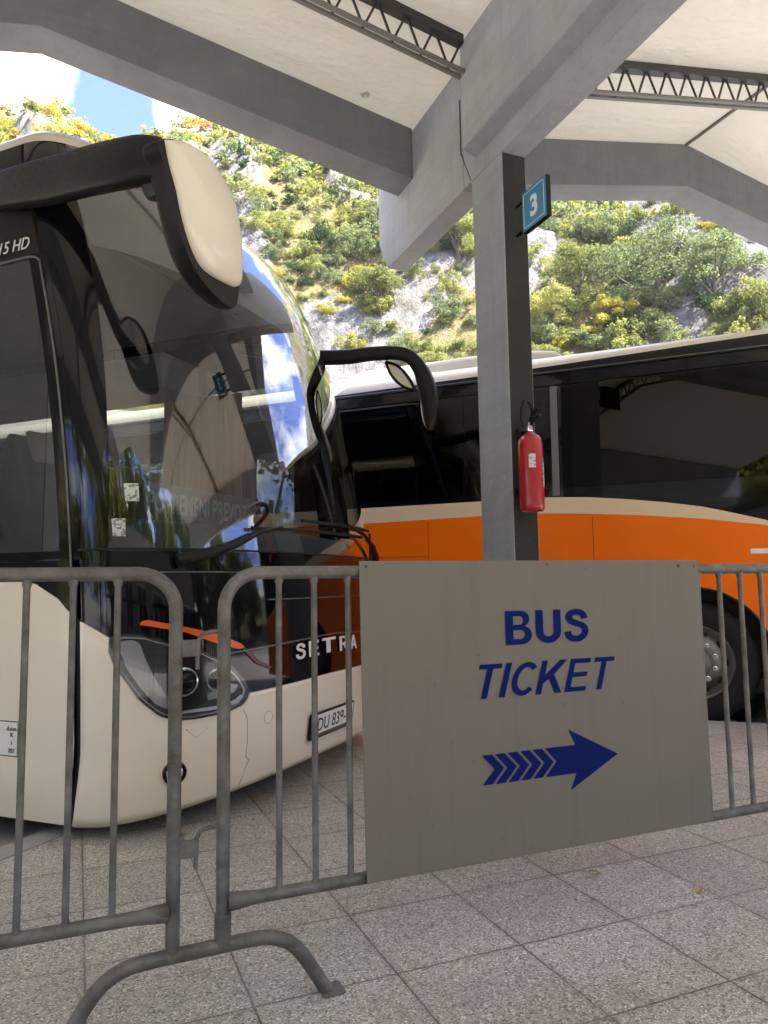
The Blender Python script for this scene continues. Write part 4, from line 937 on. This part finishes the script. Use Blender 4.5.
# ------------------------------------------------------------------ hillside
CAMXY = Vector((0, 0))
def fbm(x, y, s, o=5, seed=0.0): return noise.fractal(Vector((x*s+seed, y*s-seed, seed*1.7)), .9, 2.1, o)
def ridge_el(az):                   # tangent of the skyline's elevation for an azimuth in degrees
    return float(np.interp(az, [-40, 0, 20, 38, 60, 78, 82.5, 85.0, 86.8, 88.5, 91, 97, 110, 130, 150, 175], [.04, .08, .20, .62, .68, .655, .60, .57, .548, .562, .575, .59, .66, .6, .45, .25]))
def hill_raw(r, az):
    x, y = r*math.cos(az), r*math.sin(az); d = math.degrees(az)
    R0 = 34 + 6*fbm(x, y, .01, 3, 3.1)
    el = ridge_el(d)
    t = r - R0
    if t <= 0: return ZR-.3 + t*.05, 0
    Rr = 250 + 35*math.sin(d*.11)
    # slope that reaches the skyline elevation at the ridge
    zmax = el*Rr
    u = min(t/(Rr-R0), 1.0)
    z = zmax*(.10*(1-math.exp(-u*25)) + .90*u**.93)
    n1 = fbm(x, y, .018, 5, 7.7); n2 = 1-abs(fbm(x, y, .045, 5, 1.3)); n3 = fbm(x, y, .16, 4, 4.4)
    amp = min(t/25, 1.0)*(1-.75*max(0, (u-.8)/.2))
    rock = .75*fbm(x, y, .055, 5, 11.2)+.5*fbm(x, y, .14, 4, 2.2)+.05
    if t < 16 and 62 < d < 84: rock += .8*(1-t/16)
    rk = max(0.0, min(1.0, (rock-.02)/.16))
    z += amp*(3.6*n1 + 2.6*(n2-.6) + .7*n3 + rk*(1.2+2.6*abs(fbm(x, y, .09, 4, 9.9))+1.1*abs(fbm(x, y, .33, 4, 5.5))))
    if r > Rr: z = z - (r-Rr)*.35
    return z, rk
NA = 400
AZ = np.radians(np.linspace(-40, 175, NA)); RR = np.concatenate([np.linspace(30, 60, 62, endpoint=False), np.linspace(60, 140, 130, endpoint=False), np.linspace(140, 300, 80, endpoint=False), np.linspace(300, 420, 10)])
b = MB(); rks = []; rows = []
for a in AZ:
    row = []
    for r in RR:
        z, k = hill_raw(r, a); row.append((r*math.cos(a), r*math.sin(a), z)); rks.append(k)
    rows.append(row)
b.grid(rows)
def hill_mat():
    m = mat('limestone_hillside', (.3, .3, .3), .95, spec=.15); N = NT(m); c = N.co('Object')
    at = N.n('ShaderNodeAttribute', attribute_name='rock')
    f = N.noise(c, .5, 8, .65); g = N.noise(c, 2.2, 6, .7); h = N.noise(c, .08, 5, .6)
    cz = N.co('Object', (1, 1, .38)); r1 = N.noise(cz, .9, 9, .72); r2 = N.noise(cz, 3.2, 6, .7)
    rock = N.ramp(r1, [(.30, (.065, .062, .058)), (.44, (.15, .145, .137)), (.56, (.235, .228, .215)), (.75, (.31, .30, .28))])
    rock = N.mix(N.ramp(r2, [(.36, .75), (.47, 0.0)]), rock, (.07, .07, .068))
    rock = N.mix(N.ramp(h, [(.5, 0.0), (.7, .3)]), rock, (.30, .24, .17))
    soil = N.ramp(f, [(.25, (.085, .09, .04)), (.42, (.16, .15, .065)), (.55, (.25, .205, .09)), (.7, (.30, .215, .115)), (.85, (.27, .25, .2))])
    k = N.math('ADD', at.outputs['Fac'], N.math('MULTIPLY', N.math('SUBTRACT', f, .5), 1.1))
    N.l(N.mix(N.ramp(k, [(.40, 0.0), (.52, 1.0)]), soil, rock), N.b.inputs['Base Color'])
    N.bump(N.math('ADD', r1, N.math('MULTIPLY', r2, .4)), 1.0, .9); return m
hill = b.build('hillside', hill_mat(), smooth=0)
at = hill.data.attributes.new('rock', 'FLOAT', 'POINT'); at.data.foreach_set('value', rks)
hill.data.polygons.foreach_set('use_smooth', [True]*len(hill.data.polygons))
tag(hill, kind='structure')
del rows

# ------------------------------------------------------------------ foliage
def leaf_mat(name, ramp, transl=.58):
    m = mat(name, (.1, .15, .03), .7, spec=.25); N = NT(m)
    oi = N.n('ShaderNodeObjectInfo'); at = N.n('ShaderNodeAttribute', attribute_name='tone')
    k = N.math('ADD', N.math('MULTIPLY', oi.outputs['Random'], .55), N.math('MULTIPLY', at.outputs['Fac'], .45))
    col = N.ramp(k, ramp); N.l(col, N.b.inputs['Base Color'])
    tl = N.n('ShaderNodeBsdfTranslucent'); N.l(N.mix(1.0, col, (1.08, 1.05, .72), 'MULTIPLY'), tl.inputs['Color'])
    mx = N.n('ShaderNodeMixShader', Fac=transl); N.l(N.b.outputs[0], mx.inputs[1]); N.l(tl.outputs[0], mx.inputs[2]); N.out(mx.outputs[0]); return m
LM = {'green': leaf_mat('leaf_green', [(0, (0.102, 0.133, 0.045)), (.5, (0.218, 0.240, 0.078)), (1, (0.379, 0.366, 0.123))]),
      'yellow': leaf_mat('leaf_yellow', [(0, (0.195, 0.208, 0.039)), (.5, (0.364, 0.332, 0.052)), (1, (0.520, 0.416, 0.078))]),
      'dark': leaf_mat('leaf_dark', [(0, (0.019, 0.046, 0.016)), (.5, (0.039, 0.078, 0.023)), (1, (0.072, 0.117, 0.033))]),
      'grey': leaf_mat('leaf_greygreen', [(0, (0.098, 0.130, 0.065)), (.5, (0.182, 0.221, 0.111)), (1, (0.273, 0.312, 0.156))]),
      'rust': leaf_mat('leaf_rust', [(0, (0.234, 0.130, 0.026)), (.5, (0.390, 0.221, 0.039)), (1, (0.468, 0.312, 0.078))])}
M['bark'] = worn('bark', (.09, .07, .05), .95, .4, 10, .4)
def leaves(lumps, nleaf, size, seed):
    """leaf quads in shells around uneven lumps; lumps = [(x,y,z,rx,rz)]"""
    g = np.random.default_rng(seed); V = []; T = []
    wts = np.array([l[3]**2 for l in lumps]); wts = wts/wts.sum()
    which = g.choice(len(lumps), nleaf, p=wts); L = np.array(lumps)[which]
    d = g.normal(size=(nleaf, 3)); d /= np.linalg.norm(d, axis=1)[:, None]; d[:, 2] = np.where(d[:, 2] < -.35, -d[:, 2], d[:, 2])
    rad = 1 - .6*g.random(nleaf)**1.8 + .12*g.normal(size=nleaf)
    p = L[:, :3] + d*rad[:, None]*np.stack([L[:, 3], L[:, 3], L[:, 4]], 1)
    p[:, 2] = np.maximum(p[:, 2], .02)
    nrm = d + .75*g.normal(size=(nleaf, 3)); nrm /= np.linalg.norm(nrm, axis=1)[:, None]
    a = np.cross(nrm, g.normal(size=(nleaf, 3))); a /= np.linalg.norm(a, axis=1)[:, None]; bb = np.cross(nrm, a)
    sz = size*(.55+.9*g.random(nleaf)); a *= sz[:, None]; bb *= (sz*.62)[:, None]
    V = np.stack([p-a, p+bb*.9, p+a, p-bb*.9], 1).reshape(-1, 3)
    tone = np.repeat(np.clip(.5+.28*g.normal(size=nleaf)+.25*d[:, 2]*0, 0, 1), 4)
    return V, tone
def leaf_mesh(name, V, tone, m):
    me = bpy.data.meshes.new(name); n = len(V)//4
    me.from_pydata(V.tolist(), [], np.arange(n*4).reshape(-1, 4).tolist()); at = me.attributes.new('tone', 'FLOAT', 'POINT'); at.data.foreach_set('value', tone.astype(np.float32)); me.materials.append(m); me.update(); return me
def shrub_lumps(g, w=1.0, h=1.0, n=7):
    ax, ay = .75+.5*g.random(), .75+.5*g.random(); out = [(0, 0, h*.34, w*.30, h*.32)]
    for i in range(n):
        a = g.random()*2*PI; r = w*.52*math.sqrt(g.random()); z = h*(.12+.72*g.random()**1.2)*(1-.55*r/w); k = .07+.15*g.random()**1.6
        out.append((ax*r*math.cos(a), ay*r*math.sin(a), z, w*k, h*k*(.8+.7*g.random())))
    return out
g = np.random.default_rng(3)
variants = {}
for kind in LM:
    variants[kind] = []
    for i in range(3):
        V, T = leaves(shrub_lumps(g, 2.0, 1.3+.9*g.random(), 26), 2600, .058, 100+i+len(kind)*10)
        variants[kind].append(leaf_mesh('shrub', V, T, LM[kind]))
def project(p):
    d = Vector(p)-Vector((0, 0, H)); z = d.dot(fwd); return 384+F*d.dot(rt)/z, 512-F*d.dot(up)/z, z
def in_view(p, m=40):
    x, y, z = project(p)
    if z < 1 or x < -m or x > 768+m or y < 60 or y > 420: return False
    return (180-m < x < 500+m and 90 < y < 400) or (500 < x < 768+m and 175 < y < 390) or (x < 230 and y < 160)
cands = []
g = np.random.default_rng(11)
for i in range(80000):
    r = 36 + 205*g.random()**1.1; a = R(30+72*g.random()); z, k = hill_raw(r, a); p = (r*math.cos(a), r*math.sin(a), z)
    if not in_view(p): continue
    if k > .4 and g.random() > .16: continue
    cands.append((r, p, k))
cands.sort(key=lambda c: c[0])
sel = []; cell = {}
def ok(p, d):
    cx, cy = int(p[0]//3), int(p[1]//3)
    for i in (-1, 0, 1):
        for j in (-1, 0, 1):
            for q_ in cell.get((cx+i, cy+j), ()):
                if (q_[0]-p[0])**2+(q_[1]-p[1])**2 < d*d: return False
    cell.setdefault((cx, cy), []).append(p); return True
for r, p, k in cands:
    if ok(p, .6+.6*g.random() + (r > 100)*.3): sel.append((r, p, k))
LBL = {'green': ('bright green leafy shrub on the rocky hillside', 'green shrubs on the hillside'),
       'yellow': ('yellow green shrub turning colour on the rocky hillside', 'yellow shrubs on the hillside'),
       'dark': ('dark green shrub among pale rocks on the hillside', 'dark shrubs on the hillside'),
       'grey': ('dull grey green shrub on the rocky hillside', 'grey green shrubs on the hillside'),
       'rust': ('dry rust brown low shrub on the hillside slope', 'dry shrubs on the hillside')}
def kind_at(p):
    f = fbm(p[0], p[1], .035, 3, 21.0); h = g.random()
    if f > .12: return 'yellow' if h < .5 else ('rust' if h < .56 else 'green')
    if f < -.2: return 'grey' if h < .35 else ('dark' if h < .5 else 'green')
    return 'green' if h < .58 else ('yellow' if h < .78 else ('grey' if h < .92 else 'dark'))
NIND = 290
for i, (r, p, k) in enumerate(sel[:NIND]):
    kd = kind_at(p); o = bpy.data.objects.new('shrub', variants[kd][int(g.integers(3))]); link(o)
    s_ = (.42+.9*g.random()**1.9)*(.72 if k > .3 else 1)*(.6 if kd == 'rust' else 1)
    o.location = (p[0], p[1], p[2]-.12); o.rotation_euler = (0, 0, g.random()*6.28); o.scale = (s_*(.9+.3*g.random()), s_*(.9+.3*g.random()), s_*(.8+.5*g.random()))
    tag(o, LBL[kd][0], 'shrub', LBL[kd][1])
# everything further up the slope: one mass of scrub
VV = []; TT = []; MI = []
kinds = list(LM)
for i, (r, p, k) in enumerate(sel[NIND:8000]):
    kd = kind_at(p); s_ = .45+.7*g.random()**1.6
    n_ = int(np.interp(r, [60, 130, 250], [200, 110, 60])); V, T = leaves(shrub_lumps(g, 2.2*s_, 1.7*s_, 8), n_, float(np.interp(r, [60, 130, 250], [.13, .18, .26])), int(g.integers(1e9)))
    VV.append(V+np.array([p[0], p[1], p[2]-.1])); TT.append(np.clip(T*.6+.4*g.random(), 0, 1)); MI += [kinds.index(kd)]*(len(V)//4)
if VV:
    me = leaf_mesh('scrub', np.concatenate(VV), np.concatenate(TT), LM['green']); 
    for kd in kinds[1:]: me.materials.append(LM[kd])
    me.polygons.foreach_set('material_index', MI)
    tag(link(bpy.data.objects.new('scrub', me)), 'dense far scrub covering the upper hillside', 'scrub', kind='stuff')
print('shrubs', len(sel))

# trees with trunk and crown
def tree(label, loc, h, w, kind, seed, nleaf=2600, group=None, conic=False, size=None):
    g = np.random.default_rng(seed); o = empty('tree', loc); tag(o, label, 'tree', group)
    b = MB(); lump = []
    top = Vector((.05*h*g.normal(), .05*h*g.normal(), h*.62))
    b.tube(smooth_path([(0, 0, -.2), (.02*h, 0, h*.2), (top.x*.6, top.y*.6, h*.42), tuple(top)], 4), [float(x) for x in np.linspace(.045*h, .012*h, 13)], 9)
    if conic:
        for i in range(11):
            z = h*(.12+.84*i/10); lump.append((.05*w*g.normal(), .05*w*g.normal(), z, w*.5*(1.05-.9*i/10), h*.09))
    else:
        for i in range(9):
            a = 2.4*i+g.random(); r_ = w*(.18+.22*g.random()); z = h*(.14+.68*g.random()); e = Vector((r_*math.cos(a), r_*math.sin(a), z))
            st = Vector((0, 0, h*(.12+.03*i))); b.tube([st, st.lerp(e, .5)+Vector((0, 0, -.03*h)), e], [.018*h, .012*h, .005*h], 6)
            lump.append((*e, w*(.15+.12*g.random()), h*(.11+.07*g.random())))
            for q_ in range(2): lump.append((e.x+.14*w*g.normal(), e.y+.14*w*g.normal(), z+.09*h*g.normal(), w*(.08+.08*g.random()), h*(.06+.05*g.random())))
        lump.append((top.x, top.y, h*.84, w*.24, h*.14))
    b.build('trunk', M['bark'], o, 50)
    V, T = leaves(lump, nleaf, size or .024*h, seed+5); link(bpy.data.objects.new('crown', leaf_mesh('crown', V, T, LM[kind])), o)
    return o
def on_hill(px, py):
    d = (fwd*F + rt*(px-384) - up*(py-512)).normalized(); az = math.atan2(d.y, d.x); hz = math.hypot(d.x, d.y)
    for r in np.arange(38, 300, .5):
        z, _ = hill_raw(r, az)
        if z > H + d.z/hz*r: return (r*math.cos(az), r*math.sin(az), z-.1), r
    return None, None
notable = [('dark green pointed conifer standing alone on the slope beyond the bay sign', 665, 285, 34, .5, 'dark', True),
           ('broad grey green round tree on the slope above the orange bus roof', 655, 330, 92, 1.15, 'grey', False),
           ('grey green tree just right of the pale conifer gap above the bus roof', 715, 312, 62, 1.1, 'grey', False),
           ('round bushy green tree on the slope below the end of the concrete beam', 381, 315, 48, 1.0, 'green', False),
           ('bright green tree directly left of the grey column', 458, 268, 66, .9, 'green', False),
           ('leafy green tree right of the grey column below the blue sign', 578, 318, 66, .9, 'green', False),
           ('light green tree at the foot of the slope beside the column', 548, 350, 56, 1.0, 'green', False),
           ('yellow orange bushy tree on the slope above the orange bus', 604, 345, 44, .9, 'yellow', False),
           ('small dark crowned tree high on the slope under the edge beam', 372, 232, 34, 1.0, 'green', False)]
for i, (lb_, px, py, hp, wr, kd, con) in enumerate(notable):
    p, r = on_hill(px, py)
    if p is None: continue
    hh = hp*r/F*1.05; tree(lb_, p, hh, hh*wr, kd, 300+i, 9000, conic=con, size=.008*hh+.036)
# mast on the ridge
p, r = on_hill(170, 128)
if p is None: p = (60, 240, 150)
b = MB(); b.tube([(0, 0, -1), (0, 0, 7.5)], .16, 6); o = b.build('mast', M['steel_grey']); o.location = p; tag(o, 'thin grey mast standing on the ridge against the cloud', 'mast')

# ------------------------------------------------------------------ what stands behind and to the left of the camera (seen in the glass)
sb = empty('station_building', (0, -9.6, 0)); tag(sb, 'long plain station building behind the platform', 'building')
M['render'] = concrete('rendered_wall', (.22, .21, .195)); M['tile'] = worn('roof_tiles', (.34, .29, .24), .8, .5, 3, .3)
b = MB(); b.box((-14, -16, 0), (12, -9.6, 4.4)); b.build('wall', M['render'], sb, 0, xf=rel(sb))
for x in (-10.5, -6.5, -2.5, 1.5, 5.5, 9.5):
    b = MB(); b.box((x, -9.62, .9), (x+2.2, -9.57, 2.5)); wn_ = b.build('window', M['blackgloss'], sb, 0, xf=rel(sb))
    b = MB()
    for (a, c) in (((x-.06, .84), (x+2.26, .9)), ((x-.06, 2.5), (x+2.26, 2.56)), ((x-.06, .9), (x, 2.5)), ((x+2.2, .9), (x+2.26, 2.5)), ((x+1.07, .9), (x+1.13, 2.5))): b.box((a[0], -9.64, a[1]), (c[0], -9.56, c[1]))
    b.build('frame', M['white'], wn_, 0, xf=rel(sb))
hs = empty('house', (-.5, 24, 0), R(90)); tag(hs, 'pale house with a tiled roof beyond the white coach', 'house')
b = MB(); b.box((-4, -7, -.1), (4, 7, 4.2)); b.build('wall', M['cream'], hs, 0)
b = MB(); b.prism([(-4.6, 4.2), (4.6, 4.2), (0, 6.6)], 'y', -7.5, 7.5); b.build('roof', M['tile'], hs, 0)
for y in (-4.5, -1, 2.5):
    b = MB(); b.box((3.98, y, 1.2), (4.04, y+1.1, 2.6)); b.build('window', M['blackgloss'], hs, 0)
for i, (x, y, h_, w_) in enumerate(((-17, 1.5, 6.2, 6.5), (-18, 7, 7.0, 7), (-22, 12, 8, 7.5), (-17, -5, 6.5, 6.5), (-26, 20, 9, 8), (-16, -11, 8, 7))):
    tree('leafy green tree on the open ground left of the shelter', (x, y, ZR), h_, w_, 'green', 500+i, 4200, 'trees left of the shelter', size=.13)
bt = []
for i in range(22):
    x = -34 + 3.9*i; bt.append((x, -20 - 3*(i % 2) + (0 if x < 14 else (x-14)*.45), 11.5 + 1.8*((i*7) % 5)/4, 9))
proto = {}
for i, (x, y, h_, w_) in enumerate(bt):
    kd = ('green', 'grey', 'green')[i % 3]; key = i % 6
    if key not in proto:
        proto[key] = tree('tall green tree behind the station building', (x, y, ZR), h_, w_, kd, 540+i, 5200, 'trees behind the station building', size=.24)
    else:
        r_ = proto[key].copy(); COL.objects.link(r_); r_.location = (x, y, ZR); r_.rotation_euler = (0, 0, 1.3*i)
        for ch in proto[key].children: c_ = ch.copy(); COL.objects.link(c_); c_.parent = r_

hz = MB(); zt_ = max(v.co.z for v in hill.data.vertices) + 9
hz.box((-425, -275, -1.2), (425, 425, zt_)); ho = hz.build('haze', None, smooth=0)
hm = bpy.data.materials.new('thin_haze'); hm.use_nodes = True; ht = hm.node_tree; ht.nodes.remove(ht.nodes['Principled BSDF'])
hv = ht.nodes.new('ShaderNodeVolumePrincipled'); hv.inputs['Color'].default_value = (.96, .97, 1, 1); hv.inputs['Density'].default_value = .00032; hv.inputs['Anisotropy'].default_value = .2
ht.links.new(hv.outputs[0], ht.nodes['Material Output'].inputs['Volume']); ho.data.materials.append(hm); tag(ho, kind='stuff')

# two fallen leaves on the slabs
lf = mat('dry_leaf', (.38, .27, .07), .7)
for i, (x, y, a, lab) in enumerate(((2.00, 2.05, .6, 'dry yellow leaf lying on the slabs right of the ticket sign'), (1.78, 2.33, 2.0, 'narrow brown leaf on the slabs under the ticket sign edge'))):
    b = MB(); L = .026; n_ = 7; rows = []
    for j in range(n_):
        t = j/(n_-1); w_ = .011*math.sin(PI*min(max(t, .04), .97)); rows.append([(L*(2*t-1), -w_, .006+.004*math.sin(t*3)), (L*(2*t-1), 0, .003+.003*math.sin(t*3)), (L*(2*t-1), w_, .007+.004*math.sin(t*3))])
    b.grid(rows); o = b.build('fallen_leaf', lf); o.location = (x, y, .001); o.rotation_euler = (0, 0, a); tag(o, lab, 'leaf')
